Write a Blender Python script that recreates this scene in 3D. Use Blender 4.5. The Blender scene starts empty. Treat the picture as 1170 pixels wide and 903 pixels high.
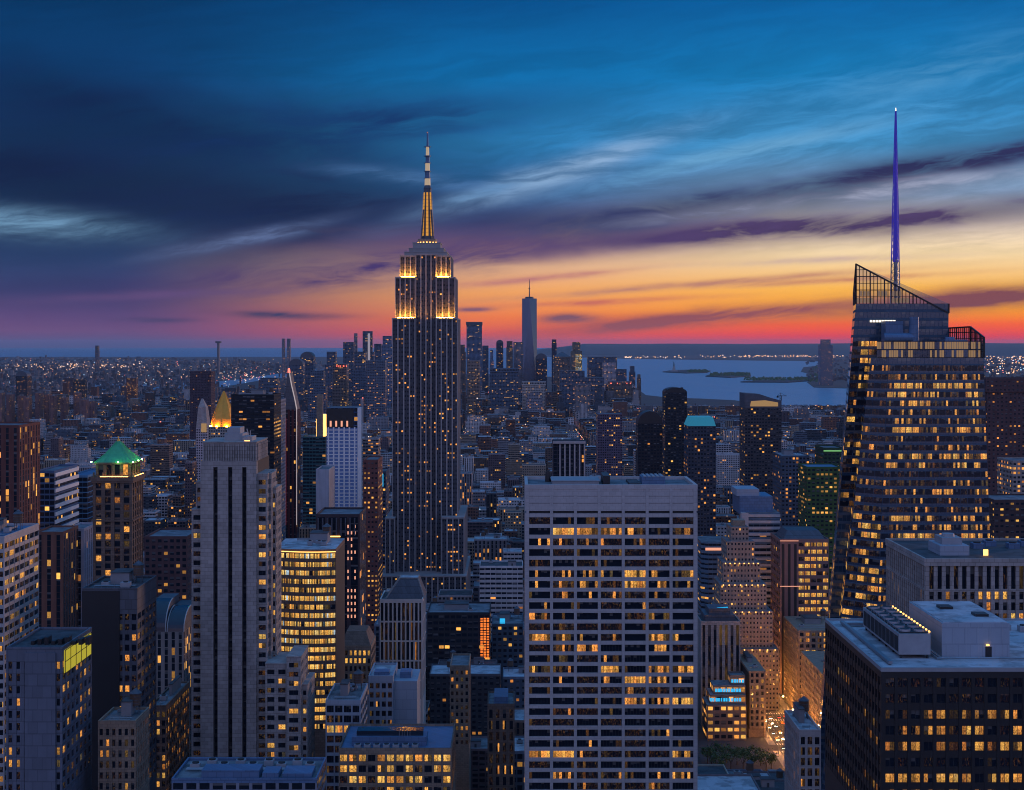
import bpy, math, random
import numpy as np
from mathutils import Vector
R = random.Random(7)
rad = math.radians
C = bpy.context.scene.collection
sc = bpy.context.scene

# ------------------------------------------------------------------ camera
F, H, HY, CX = 1725.0, 259.0, 393.0, 585.0        # focal length in photo pixels, eye height, level line, centre column
cam = bpy.data.cameras.new('camera')
cam.sensor_width = 36.0
cam.lens = F / 1170 * 36
cam.shift_y = -(451.5 - HY) / 1170
cam.clip_start, cam.clip_end = 1.0, 400000.0
camo = bpy.data.objects.new('camera', cam)
camo.location = (0, 0, H)
camo.rotation_euler = (rad(90), 0, 0)
C.objects.link(camo)
sc.camera = camo
sc.view_settings.view_transform = 'Standard'
sc.view_settings.look = 'None'
sc.view_settings.exposure = 0.0
sc.view_settings.gamma = 1.0
sc.view_settings.use_curve_mapping = False
sc.cycles.filter_width = 1.05
sc.cycles.max_bounces = 5
sc.cycles.diffuse_bounces = 2
sc.cycles.glossy_bounces = 2
sc.cycles.transmission_bounces = 4
sc.cycles.transparent_max_bounces = 12
sc.cycles.volume_bounces = 0
sc.cycles.caustics_reflective = False
sc.cycles.caustics_refractive = False
sc.cycles.sample_clamp_indirect = 4.0

def lin(c):
    return tuple((v / 255 / 12.92) if v <= 10.3 else ((v / 255 + .055) / 1.055) ** 2.4 for v in c)
def X(px, Y): return (px - CX) / F * Y
def Z(py, Y): return H - (py - HY) / F * Y
def PX(x, y): return CX + x / y * F
def PY(z, y): return HY + (H - z) / y * F
def GY(py): return H * F / (py - HY)               # distance of a ground point seen at that row

# ------------------------------------------------------------------ node helper
class NT:
    def __init__(s, tree): s.t = tree; s.n = tree.nodes; s.l = tree.links
    def new(s, typ, **kw):
        n = s.n.new(typ)
        for k, v in kw.items(): setattr(n, k, v)
        return n
    def put(s, sock, v):
        if v is None: return
        if hasattr(v, 'is_linked') or hasattr(v, 'links'): s.l.new(v, sock)
        else:
            if sock.type == 'RGBA' and len(v) == 3: v = (*v, 1)
            sock.default_value = v
    def m(s, op, a, b=None, c=None, clamp=False):
        n = s.new('ShaderNodeMath', operation=op, use_clamp=clamp)
        s.put(n.inputs[0], a); s.put(n.inputs[1], b); s.put(n.inputs[2], c)
        return n.outputs[0]
    def vm(s, op, a, b=None, out=0):
        n = s.new('ShaderNodeVectorMath', operation=op)
        s.put(n.inputs[0], a)
        if b is not None: s.put(n.inputs[1], b)
        return n.outputs[out]
    def xyz(s, x, y, z):
        n = s.new('ShaderNodeCombineXYZ')
        for i, v in enumerate((x, y, z)): s.put(n.inputs[i], v)
        return n.outputs[0]
    def sep(s, v):
        n = s.new('ShaderNodeSeparateXYZ'); s.put(n.inputs[0], v); return n.outputs
    def mix(s, f, a, b, typ='MIX'):
        n = s.new('ShaderNodeMix', data_type='RGBA', blend_type=typ)
        n.clamp_factor = True
        s.put(n.inputs[0], f); s.put(n.inputs[6], a); s.put(n.inputs[7], b)
        return n.outputs[2]
    def fmix(s, f, a, b):
        n = s.new('ShaderNodeMix', data_type='FLOAT')
        s.put(n.inputs[0], f); s.put(n.inputs[2], a); s.put(n.inputs[3], b)
        return n.outputs[0]
    def smooth(s, v, a, b, lo=0.0, hi=1.0):
        n = s.new('ShaderNodeMapRange', interpolation_type='SMOOTHSTEP')
        s.put(n.inputs[0], v); n.inputs[1].default_value = a; n.inputs[2].default_value = b
        n.inputs[3].default_value = lo; n.inputs[4].default_value = hi
        return n.outputs[0]
    def noise(s, v, scale, detail=3, rough=.5, dist=0.0):
        n = s.new('ShaderNodeTexNoise')
        s.put(n.inputs['Vector'], v); n.inputs['Scale'].default_value = scale
        n.inputs['Detail'].default_value = detail; n.inputs['Roughness'].default_value = rough
        n.inputs['Distortion'].default_value = dist
        return n.outputs[0]
    def white(s, v, out=0):
        n = s.new('ShaderNodeTexWhiteNoise', noise_dimensions='3D'); s.put(n.inputs[0], v)
        return n.outputs[out]
    def attr(s, name, out=2):
        n = s.new('ShaderNodeAttribute', attribute_name=name); return n.outputs[out]
    def ramp(s, f, stops):
        n = s.new('ShaderNodeValToRGB'); e = n.color_ramp.elements
        while len(e) > 1: e.remove(e[-1])
        for i, (p, c) in enumerate(stops):
            el = e[0] if i == 0 else e.new(p)
            el.position = p; el.color = (*c, 1)
        s.put(n.inputs[0], f)
        return n.outputs[0]

# ------------------------------------------------------------------ sky (world) and sun
world = bpy.data.worlds.new('World'); sc.world = world; world.use_nodes = True
w = NT(world.node_tree); w.n.clear()
SUN_EL, SUN_AZ = rad(2.0), rad(52)                 # just above the horizon, off to the right of the view
d = w.new('ShaderNodeTexCoord').outputs['Generated']
d = w.vm('NORMALIZE', d)
dx, dy, dz = w.sep(d)
az = w.m('ARCTAN2', dx, dy)
el = w.m('ARCSINE', dz)
sx = w.m('MULTIPLY_ADD', az, F * 1.02, CX)          # azimuth, in the units the cloud bands are listed in
st = w.m('MULTIPLY', el, F)                        # elevation in the same units
ep = w.m('SQRT', w.m('DIVIDE', w.m('MAXIMUM', el, 0.0), 1.5708))
def pos(t): return math.sqrt(max(t, 0) / F / 1.5708)
def skyramp(rows): return w.ramp(ep, [(pos(t), lin(c)) for t, c in rows])
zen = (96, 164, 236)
right = skyramp([(0, (214, 66, 66)), (9, (246, 62, 56)), (22, (255, 100, 40)), (38, (255, 160, 34)), (62, (255, 186, 80)), (98, (246, 216, 166)), (130, (216, 198, 184)),
                 (165, (130, 156, 188)), (220, (64, 140, 192)), (300, (16, 122, 184)), (393, (0, 90, 156)), (900, (26, 104, 176)), (2700, zen)])
mid = skyramp([(0, (206, 84, 86)), (12, (238, 90, 68)), (30, (248, 126, 64)), (58, (250, 168, 96)), (88, (236, 182, 142)), (114, (150, 112, 138)), (138, (74, 80, 132)),
               (175, (44, 100, 156)), (230, (40, 124, 182)), (300, (8, 106, 168)), (393, (0, 76, 138)), (900, (24, 96, 168)), (2700, zen)])
left = skyramp([(0, (74, 68, 116)), (15, (112, 78, 124)), (32, (96, 74, 124)), (60, (62, 66, 116)), (95, (48, 74, 122)), (150, (34, 70, 116)), (230, (20, 68, 120)),
                (300, (6, 62, 114)), (393, (2, 52, 98)), (900, (24, 84, 150)), (2700, zen)])
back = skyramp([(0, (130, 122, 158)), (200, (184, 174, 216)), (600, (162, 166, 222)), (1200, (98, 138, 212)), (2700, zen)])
base = w.mix(w.smooth(sx, 600, 120), mid, left)
base = w.mix(w.smooth(sx, 540, 980), base, right)
# streaks: low-frequency warp plus long fine noise laid along the bands
wv = w.xyz(w.m('MULTIPLY', sx, .0042), w.m('MULTIPLY_ADD', sx, .0016, w.m('MULTIPLY', st, .011)), 1.3)
warp = w.m('SUBTRACT', w.noise(wv, 1.0, 4, .55), .5)
sv = w.xyz(w.m('MULTIPLY', sx, .0048), w.m('MULTIPLY', w.m('MULTIPLY_ADD', warp, 55.0, w.m('MULTIPLY_ADD', sx, -.11, st)), .034), 4.0)
streak = w.smooth(w.noise(sv, 1.0, 8, .66, .45), .36, .62)
fine = w.noise(w.xyz(w.m('MULTIPLY', sx, .011), w.m('MULTIPLY', w.m('MULTIPLY_ADD', warp, 40.0, w.m('MULTIPLY_ADD', sx, -.16, st)), .10), 9.0), 1.0, 5, .6)
# px, row, slope, half length, half thickness, colour, opacity
bands = [
    (60, 215, .10, 340, 96, (11, 29, 64), .88),
    (200, 150, .12, 270, 40, (9, 33, 72), .75),
    (440, 142, -.08, 210, 30, (14, 50, 98), .55),
    (330, 232, .02, 230, 40, (16, 34, 72), .85),
    (760, 246, -.10, 250, 22, (36, 46, 90), .85),
    (1050, 205, -.15, 260, 19, (38, 42, 84), .86),
    (960, 262, -.06, 360, 15, (72, 56, 98), 1.02),
    (430, 304, -.10, 220, 17, (70, 54, 108), .9),
    (650, 196, -.30, 130, 14, (126, 158, 194), .68),
    (980, 228, -.10, 210, 9, (150, 156, 180), .6),
    (35, 262, .06, 110, 15, (98, 136, 168), .72),
    (275, 274, -.22, 90, 8, (90, 108, 150), .7),
    (560, 218, -.30, 60, 7, (96, 136, 178), .6), (470, 205, .10, 90, 9, (70, 110, 158), .5), (860, 178, -.2, 160, 10, (96, 150, 190), .5),
    (1115, 344, -.06, 150, 11, (128, 74, 82), 1.12),
    (800, 364, -.09, 190, 9, (150, 82, 88), 1.1),
    (650, 364, -.02, 34, 6, (128, 84, 100), .8),
    (326, 360, .02, 58, 4.2, (58, 58, 96), .95),
    (178, 366, .01, 38, 3.0, (66, 62, 104), .85),
    (540, 353.5, -.01, 24, 2.6, (118, 86, 112), .9),
    (800, 326, -.07, 200, 4, (192, 132, 112), .85),
    (690, 345, -.04, 120, 3.5, (206, 112, 92), .8), (960, 322, -.05, 130, 3.2, (206, 140, 104), .8), (620, 318, -.09, 110, 4, (190, 122, 120), .7), (200, 338, -.04, 150, 5, (96, 74, 120), .7),
    (930, 300, -.03, 160, 4.0, (200, 170, 158), .5),
    (1080, 96, -.22, 190, 26, (70, 134, 180), .35),
]
col = base
y_of = w.m('SUBTRACT', HY, st)
for bx, by, sl, L, T, c, op in bands:
    u = w.m('SUBTRACT', sx, bx)
    v = w.m('SUBTRACT', w.m('MULTIPLY_ADD', u, -sl, y_of), by)
    v = w.m('MULTIPLY_ADD', warp, min(T * 1.9, 60), v)
    a = w.m('DIVIDE', u, L); b = w.m('DIVIDE', v, T)
    q = w.m('MULTIPLY_ADD', a, a, w.m('MULTIPLY', b, b))
    g = w.m('EXPONENT', w.m('MULTIPLY', q, -1.0))
    big = min(1.0, max(0.0, (T - 30) / 60))
    g = w.m('MULTIPLY', g, w.m('MULTIPLY_ADD', w.m('ADD', streak, fine), .70 - .40 * big, op * 1.0 - (.66 - .36 * big)))
    col = w.mix(g, col, lin(c))
# faint brushed texture over all of the higher sky
hi_ = w.m('MULTIPLY', w.smooth(st, 70, 140), w.smooth(st, 360, 230, .35, 1.0))
tex = w.m('MULTIPLY_ADD', w.m('SUBTRACT', w.m('ADD', w.m('MULTIPLY', streak, .7), fine), .86), w.m('MULTIPLY', hi_, .50), 1.0)
cs_ = w.vm('SCALE', col); w.put(cs_.node.inputs[3], tex); col = cs_
# the unseen side of the sky, opposite the sunset
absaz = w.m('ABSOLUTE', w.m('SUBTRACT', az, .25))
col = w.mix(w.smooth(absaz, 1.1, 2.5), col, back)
col = w.mix(w.smooth(dz, -.02, -.25), col, lin((20, 28, 46)))
nish = w.new('ShaderNodeTexSky', sky_type='NISHITA', sun_disc=False)
nish.sun_elevation = SUN_EL; nish.sun_rotation = SUN_AZ
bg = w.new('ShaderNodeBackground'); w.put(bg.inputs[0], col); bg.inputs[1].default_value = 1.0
bn = w.new('ShaderNodeBackground'); w.put(bn.inputs[0], nish.outputs[0]); bn.inputs[1].default_value = 0.002
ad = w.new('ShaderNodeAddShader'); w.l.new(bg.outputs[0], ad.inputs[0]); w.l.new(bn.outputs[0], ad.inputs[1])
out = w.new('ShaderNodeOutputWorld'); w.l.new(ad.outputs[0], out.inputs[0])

sun = bpy.data.lights.new('sun', 'SUN'); sun.energy = 1.25; sun.angle = rad(8); sun.color = (1.0, .56, .40)
so = bpy.data.objects.new('sun', sun); C.objects.link(so)
so.rotation_euler = Vector((-math.sin(SUN_AZ) * math.cos(SUN_EL), -math.cos(SUN_AZ) * math.cos(SUN_EL), -math.sin(SUN_EL))).to_track_quat('-Z', 'Y').to_euler()

# ------------------------------------------------------------------ materials
def new_mat(name, emis=None):
    m = bpy.data.materials.new(name); m.use_nodes = True
    t = NT(m.node_tree); t.n.clear()
    o = t.new('ShaderNodeOutputMaterial'); p = t.new('ShaderNodeBsdfPrincipled')
    t.l.new(p.outputs[0], o.inputs[0])
    if emis: m.cycles.emission_sampling = emis
    return m, t, p
def mat(name, col, rough=.8, metal=0.0, var=.25, scale=.35, bump=0.0, streaks=.0, joint=None, patch=0):
    m, t, p = new_mat(name)
    co = t.new('ShaderNodeTexCoord').outputs['Object']
    n = t.noise(co, scale, 5, .6)
    x, y, z = t.sep(co)
    n2 = t.noise(t.xyz(x, y, t.m('MULTIPLY', z, .08)), scale * 2.2, 4, .6)   # rain streaks run down
    f = t.m('ADD', t.m('MULTIPLY_ADD', n, var * 2, 1 - var), t.m('MULTIPLY', t.m('SUBTRACT', n2, .5), streaks * 2))
    if joint:                                                        # courses and joints of the cladding, each slab a shade apart
        jw, jh, js = joint; row = t.m('FLOOR', t.m('DIVIDE', z, jh))
        uu = t.m('ADD', t.m('DIVIDE', t.m('ADD', x, y), jw), t.m('MULTIPLY', row, .5))
        line = t.m('MAXIMUM', t.m('LESS_THAN', t.m('FRACT', t.m('DIVIDE', z, jh)), .09), t.m('LESS_THAN', t.m('FRACT', uu), .06))
        slab = t.white(t.xyz(t.m('FLOOR', uu), row, 2.0))
        f = t.m('MULTIPLY', f, t.m('MULTIPLY_ADD', slab, js, t.m('MULTIPLY_ADD', line, -js * 1.6, 1 - js * .5)))
    if patch:                                                        # mended sheets and puddle stains
        cell = t.white(t.xyz(t.m('FLOOR', t.m('DIVIDE', x, 5.2)), t.m('FLOOR', t.m('DIVIDE', y, 3.6)), 1.0))
        st_ = t.smooth(t.noise(co, .16, 4, .6), .48, .60)
        f = t.m('MULTIPLY', f, t.m('ADD', t.m('MULTIPLY', cell, patch), t.m('MULTIPLY_ADD', st_, -.45, 1.1)))
    cc = t.vm('SCALE', col); cc.node.inputs[3].default_value = 1; t.put(cc.node.inputs[3], f)
    t.put(p.inputs['Base Color'], cc)
    p.inputs['Roughness'].default_value = rough; p.inputs['Metallic'].default_value = metal
    if bump:
        b = t.new('ShaderNodeBump'); b.inputs['Strength'].default_value = bump; t.put(b.inputs['Height'], t.noise(co, scale * 8, 3))
        t.l.new(b.outputs[0], p.inputs['Normal'])
    return m
def glow(name, col, strength, sample='NONE'):
    m, t, p = new_mat(name, sample)
    p.inputs['Base Color'].default_value = (*[c * .3 for c in col], 1)
    p.inputs['Emission Color'].default_value = (*col, 1); p.inputs['Emission Strength'].default_value = strength
    return m
def lit_colour(t, h, cool=.10):
    c = t.ramp(h, [(0, (1.0, .33, .06)), (.45, (1.0, .47, .085)), (.80, (1.0, .60, .14)), (1 - cool, (1.0, .76, .34)), (1 - cool + .01, (.70, .84, 1.0)), (1, (.55, .80, 1.0))])
    c.node.color_ramp.interpolation = 'LINEAR'
    return c
def wall_material(name, glass=(.012, .018, .028)):
    """walls seen from far: wall tint, window size and share of lit rooms come from the building's own mesh attributes"""
    m, t, p = new_mat(name, 'NONE')
    uv = t.new('ShaderNodeUVMap', uv_map='UVMap').outputs[0]
    u, v, _ = t.sep(uv)
    cu, cv = t.m('FLOOR', u), t.m('FLOOR', v)
    fu, fv = t.m('FRACT', u), t.m('FRACT', v)
    seed = t.attr('seed'); lit = t.attr('lit'); tint = t.attr('tint', 0); win = t.attr('win', 1)
    wx, wy0, wy1 = t.sep(win)
    mask = t.m('MULTIPLY', t.m('MULTIPLY', t.m('GREATER_THAN', fu, wx), t.m('LESS_THAN', fu, t.m('SUBTRACT', 1.0, wx))),
               t.m('MULTIPLY', t.m('GREATER_THAN', fv, wy0), t.m('LESS_THAN', fv, wy1)))
    cell = t.xyz(cu, cv, seed)
    h1 = t.white(cell); hc = t.white(cell, 1); r, g, b = t.sep(hc)
    hr = t.white(t.xyz(7.3, cv, seed)); hb = t.white(t.xyz(t.m('FLOOR', t.m('MULTIPLY', u, .2)), cv, seed))
    pr = t.m('MULTIPLY', lit, t.m('MULTIPLY_ADD', t.m('MULTIPLY', hr, hb), 3.4, .18))
    on = t.m('LESS_THAN', h1, pr)
    lum = t.m('MULTIPLY', t.m('MULTIPLY', on, mask), t.m('MULTIPLY_ADD', t.m('MULTIPLY', g, g), 1.5, .35))
    inner = t.noise(t.vm('MULTIPLY', uv, (3.1, 2.3, 1)), 1.7, 2)
    lum = t.m('MULTIPLY', lum, t.m('MULTIPLY_ADD', inner, 1.2, .35))
    co = t.new('ShaderNodeTexCoord').outputs['Object']
    x, y, z = t.sep(co)
    dirt = t.m('ADD', t.noise(co, .09, 5, .65), t.noise(t.xyz(x, y, t.m('MULTIPLY', z, .06)), .5, 4))
    wc = t.vm('SCALE', tint); t.put(wc.node.inputs[3], t.m('MULTIPLY_ADD', dirt, .7, .32))
    # a shade or blind half drawn in some of the dark windows
    blind = t.m('MULTIPLY', t.m('GREATER_THAN', b, .62), t.m('GREATER_THAN', fv, t.m('SUBTRACT', wy1, t.m('MULTIPLY', r, .4))))
    gc = t.mix(t.m('MULTIPLY', blind, .8), glass, (.14, .14, .14))
    t.put(p.inputs['Base Color'], t.mix(mask, wc, gc))
    t.put(p.inputs['Roughness'], t.fmix(mask, .85, .12)); t.put(p.inputs['IOR'], t.fmix(mask, 1.4, 1.7 if glass[2] > .05 else 1.35))
    bp = t.new('ShaderNodeBump'); bp.inputs['Strength'].default_value = .8; bp.inputs['Distance'].default_value = .4
    t.put(bp.inputs['Height'], t.m('SUBTRACT', 1.0, mask)); t.l.new(bp.outputs[0], p.inputs['Normal'])
    hb_ = t.white(t.xyz(seed, 4.0, 9.0)); t.put(p.inputs['Emission Color'], lit_colour(t, t.m('MULTIPLY_ADD', r, .5, t.m('MULTIPLY', hb_, .5)), .16)); t.put(p.inputs['Emission Strength'], t.m('MULTIPLY', lum, .80))
    return m
def pane_material(name, gain=1.0, glass=(.010, .015, .026)):
    """glass of a modelled window: 'lit' is the share of its panes with a lamp on behind"""
    m, t, p = new_mat(name, 'NONE')
    uv = t.new('ShaderNodeUVMap', uv_map='UVMap').outputs[0]
    u, v, _ = t.sep(uv)
    seed = t.attr('seed'); lit = t.attr('lit')
    cell = t.xyz(t.m('FLOOR', u), t.m('FLOOR', v), seed)
    h1 = t.white(cell); r, g, b = t.sep(t.white(cell, 1))
    hs = t.white(t.xyz(3.0, 5.0, seed)); gx, gh, _g = t.sep(t.attr('win', 1))
    on = t.m('LESS_THAN', h1, lit)
    dim = t.m('MULTIPLY', t.m('LESS_THAN', b, t.m('MULTIPLY_ADD', lit, .9, .05)), .10)
    fv = t.m('FRACT', v); fu = t.m('FRACT', u)
    room = t.noise(t.xyz(t.m('MULTIPLY', u, 3.0), t.m('MULTIPLY', v, 2.5), seed), 1.6, 3, .6)
    room = t.smooth(room, .32, .66, .25, 1.25)
    # ceiling lamps in the upper half, desks and partitions below
    lamp = t.m('MULTIPLY', t.m('GREATER_THAN', fv, .55), t.m('GREATER_THAN', t.noise(t.xyz(t.m('MULTIPLY', u, 6.0), fv, seed), 1.0, 1), .55))
    speck = t.m('MULTIPLY', t.m('GREATER_THAN', t.noise(t.xyz(t.m('MULTIPLY', u, 2.2), t.m('MULTIPLY', v, 1.4), seed), 2.0, 2, .6), .57), t.m('MULTIPLY', t.m('LESS_THAN', hs, .45), .09))
    lum = t.m('MULTIPLY', t.m('ADD', t.m('ADD', on, dim), speck), t.m('MULTIPLY_ADD', g, .9, .35))
    lum = t.m('MULTIPLY', lum, t.m('MULTIPLY_ADD', lamp, .55, room))
    edge = t.m('MULTIPLY', t.m('GREATER_THAN', fu, .05), t.m('LESS_THAN', fu, .95))
    lum = t.m('MULTIPLY', lum, t.m('MULTIPLY_ADD', edge, .85, .15))
    blind = t.m('MULTIPLY', t.m('GREATER_THAN', b, .7), t.m('GREATER_THAN', fv, t.m('SUBTRACT', 1.0, t.m('MULTIPLY', r, .6))))
    t.put(p.inputs['Base Color'], t.mix(blind, glass, (.10, .10, .10)))
    p.inputs['Roughness'].default_value = .07; p.inputs['IOR'].default_value = 1.36
    t.put(p.inputs['Emission Color'], lit_colour(t, t.m('ADD', t.m('MULTIPLY_ADD', r, .62, t.m('MULTIPLY', hs, .34)), t.m('SUBTRACT', gh, .3)), .05))
    t.put(p.inputs['Emission Strength'], t.m('MULTIPLY', lum, t.m('MULTIPLY', gx, 5.0 * gain)))
    return m

M = {}
M['facade'] = wall_material('facade')
M['facade_blue'] = wall_material('blue_curtain_wall', (.022, .055, .10))
M['pane'] = pane_material('window_glass', 1.0)
M['mullion'] = mat('mullion_metal', (.05, .055, .06), .5, .3)
M['roof'] = mat('roof_gravel', (.13, .14, .15), .95, 0, .4, .12, patch=.5)
M['roof_pale'] = mat('roof_membrane', (.36, .38, .40), .85, 0, .3, .10, patch=.22)
M['roof_dark'] = mat('roof_tar', (.05, .052, .056), .9, 0, .4, .15, patch=.6)
M['parapet'] = mat('parapet_concrete', (.24, .24, .25), .85, 0, .25, .2)
M['travertine'] = mat('travertine', (.44, .42, .41), .75, 0, .12, .12, 0, .10, (2.2, 1.3, .12))
M['limestone'] = mat('limestone', (.34, .31, .285), .85, 0, .25, .12, 0, .28, (2.4, 1.5, .28))
M['limestone_dark'] = mat('weathered_limestone', (.33, .31, .30), .85, 0, .2, .1, 0, .2)
M['brown_stone'] = mat('brown_stone', (.17, .115, .085), .85, 0, .25, .12, 0, .2, (2.0, 1.2, .3))
M['tan_brick'] = mat('tan_brick', (.28, .21, .15), .9, 0, .22, .12, 0, .2, (1.8, 1.0, .3))
M['black_metal'] = mat('black_cladding', (.022, .023, .026), .45, .2, .25, .2)
M['core'] = mat('shadow_core', (.02, .022, .026), .7)
M['steel'] = mat('grey_steel', (.28, .30, .33), .45, .7, .2, .4)
M['mech'] = mat('mechanical_grey', (.30, .32, .34), .6, .1, .25, .4)
M['bluegrey'] = mat('blue_grey_panel', (.10, .18, .30), .5, .2, .2, .15, 0, .1, (2.6, 2.2, .2))
M['copper'] = mat('green_copper', (.07, .42, .20), .6, .1, .30, .3, 0, .25)
M['gold'] = mat('gilded_tile', (.85, .40, .04), .5, .25, .3, .2)
M['wood'] = mat('tank_wood', (.12, .075, .05), .9, 0, .3, .8)
M['bark'] = mat('bark', (.07, .05, .035), .95)
M['asphalt'] = mat('asphalt', (.045, .045, .05), .9, 0, .3, .2)
M['paving'] = mat('paving', (.20, .19, .18), .9, 0, .25, .3)
M['paint'] = mat('road_paint', (.75, .75, .72), .8, 0, .2, .6)
M['glass_dark'] = mat('dark_glass', (.02, .03, .045), .08, 0, .2, .3)
M['flood'] = glow('floodlight', (1.0, .38, .035), 210.0, 'AUTO')
M['flood_dim'] = glow('small_floodlight', (1.0, .45, .08), 14.0, 'AUTO')
M['flood_green'] = glow('green_floodlight', (.30, 1.0, .22), 80.0, 'AUTO')
M['amber'] = glow('amber_lamp', (1.0, .50, .12), 3.0)
M['street_lamp'] = glow('sodium_lamp', (1.0, .40, .09), 3200.0, 'AUTO')
M['whitelamp'] = glow('white_lamp', (1.0, .86, .66), 1.6)
M['redlamp'] = glow('red_lamp', (1.0, .16, .10), 2.2)
M['cyan'] = glow('cyan_sign', (.03, .55, 1.0), .85)
M['yellow_sign'] = glow('yellow_sign', (.80, .66, .05), .5)
M['orange_sign'] = glow('orange_sign', (1.0, .22, .03), 1.1)
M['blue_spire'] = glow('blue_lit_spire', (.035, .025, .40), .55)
M['bluegrey_pale'] = mat('pale_blue_panel', (.30, .36, .42), .6, .1, .12, .1, 0, .08, (3.1, 4.2, .10))
M['edge_white'] = glow('white_edge_light', (.95, .80, .78), .42); M['red_dim'] = glow('dim_red_strip', (.55, .04, .06), .5)
M['slate'] = mat('slate_grey_cladding', (.085, .095, .115), .55, .1, .2, .15, 0, .1, (2.4, 3.6, .25))
M['panel_slate'] = mat('slate_blue_panel', (.125, .145, .185), .6, .1, .2, .15, 0, .15, (3.0, 3.8, .2))
M['blue_glazing'] = glow('blue_lit_glazing', (.08, .16, .50), .17)
M['cream_stone'] = mat('cream_stone', (.66, .61, .54), .8, 0, .1, .12, 0, .1)
M['lit_screen'] = glow('lit_roof_screen', (1.0, .58, .24), .22)
M['salmon'] = glow('salmon_lamp', (1.0, .42, .26), .9)
M['gold_band'] = glow('gold_roof_light', (.95, .55, .20), .30); M['cyan_soft'] = glow('cyan_crown_light', (.03, .34, .52), .38); M['green_dim'] = glow('green_edge_light', (.30, .8, .25), .5)
M['stripe_glow'] = glow('white_stripe_light', (.85, .75, .80), .3)
M['shopfront'] = glow('lit_shopfront', (1.0, .48, .15), 2.5, 'AUTO')
M['headlight'] = glow('headlight', (1.0, .86, .62), 25.0)
M['taillight'] = glow('taillight', (1.0, .06, .03), 12.0)

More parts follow.
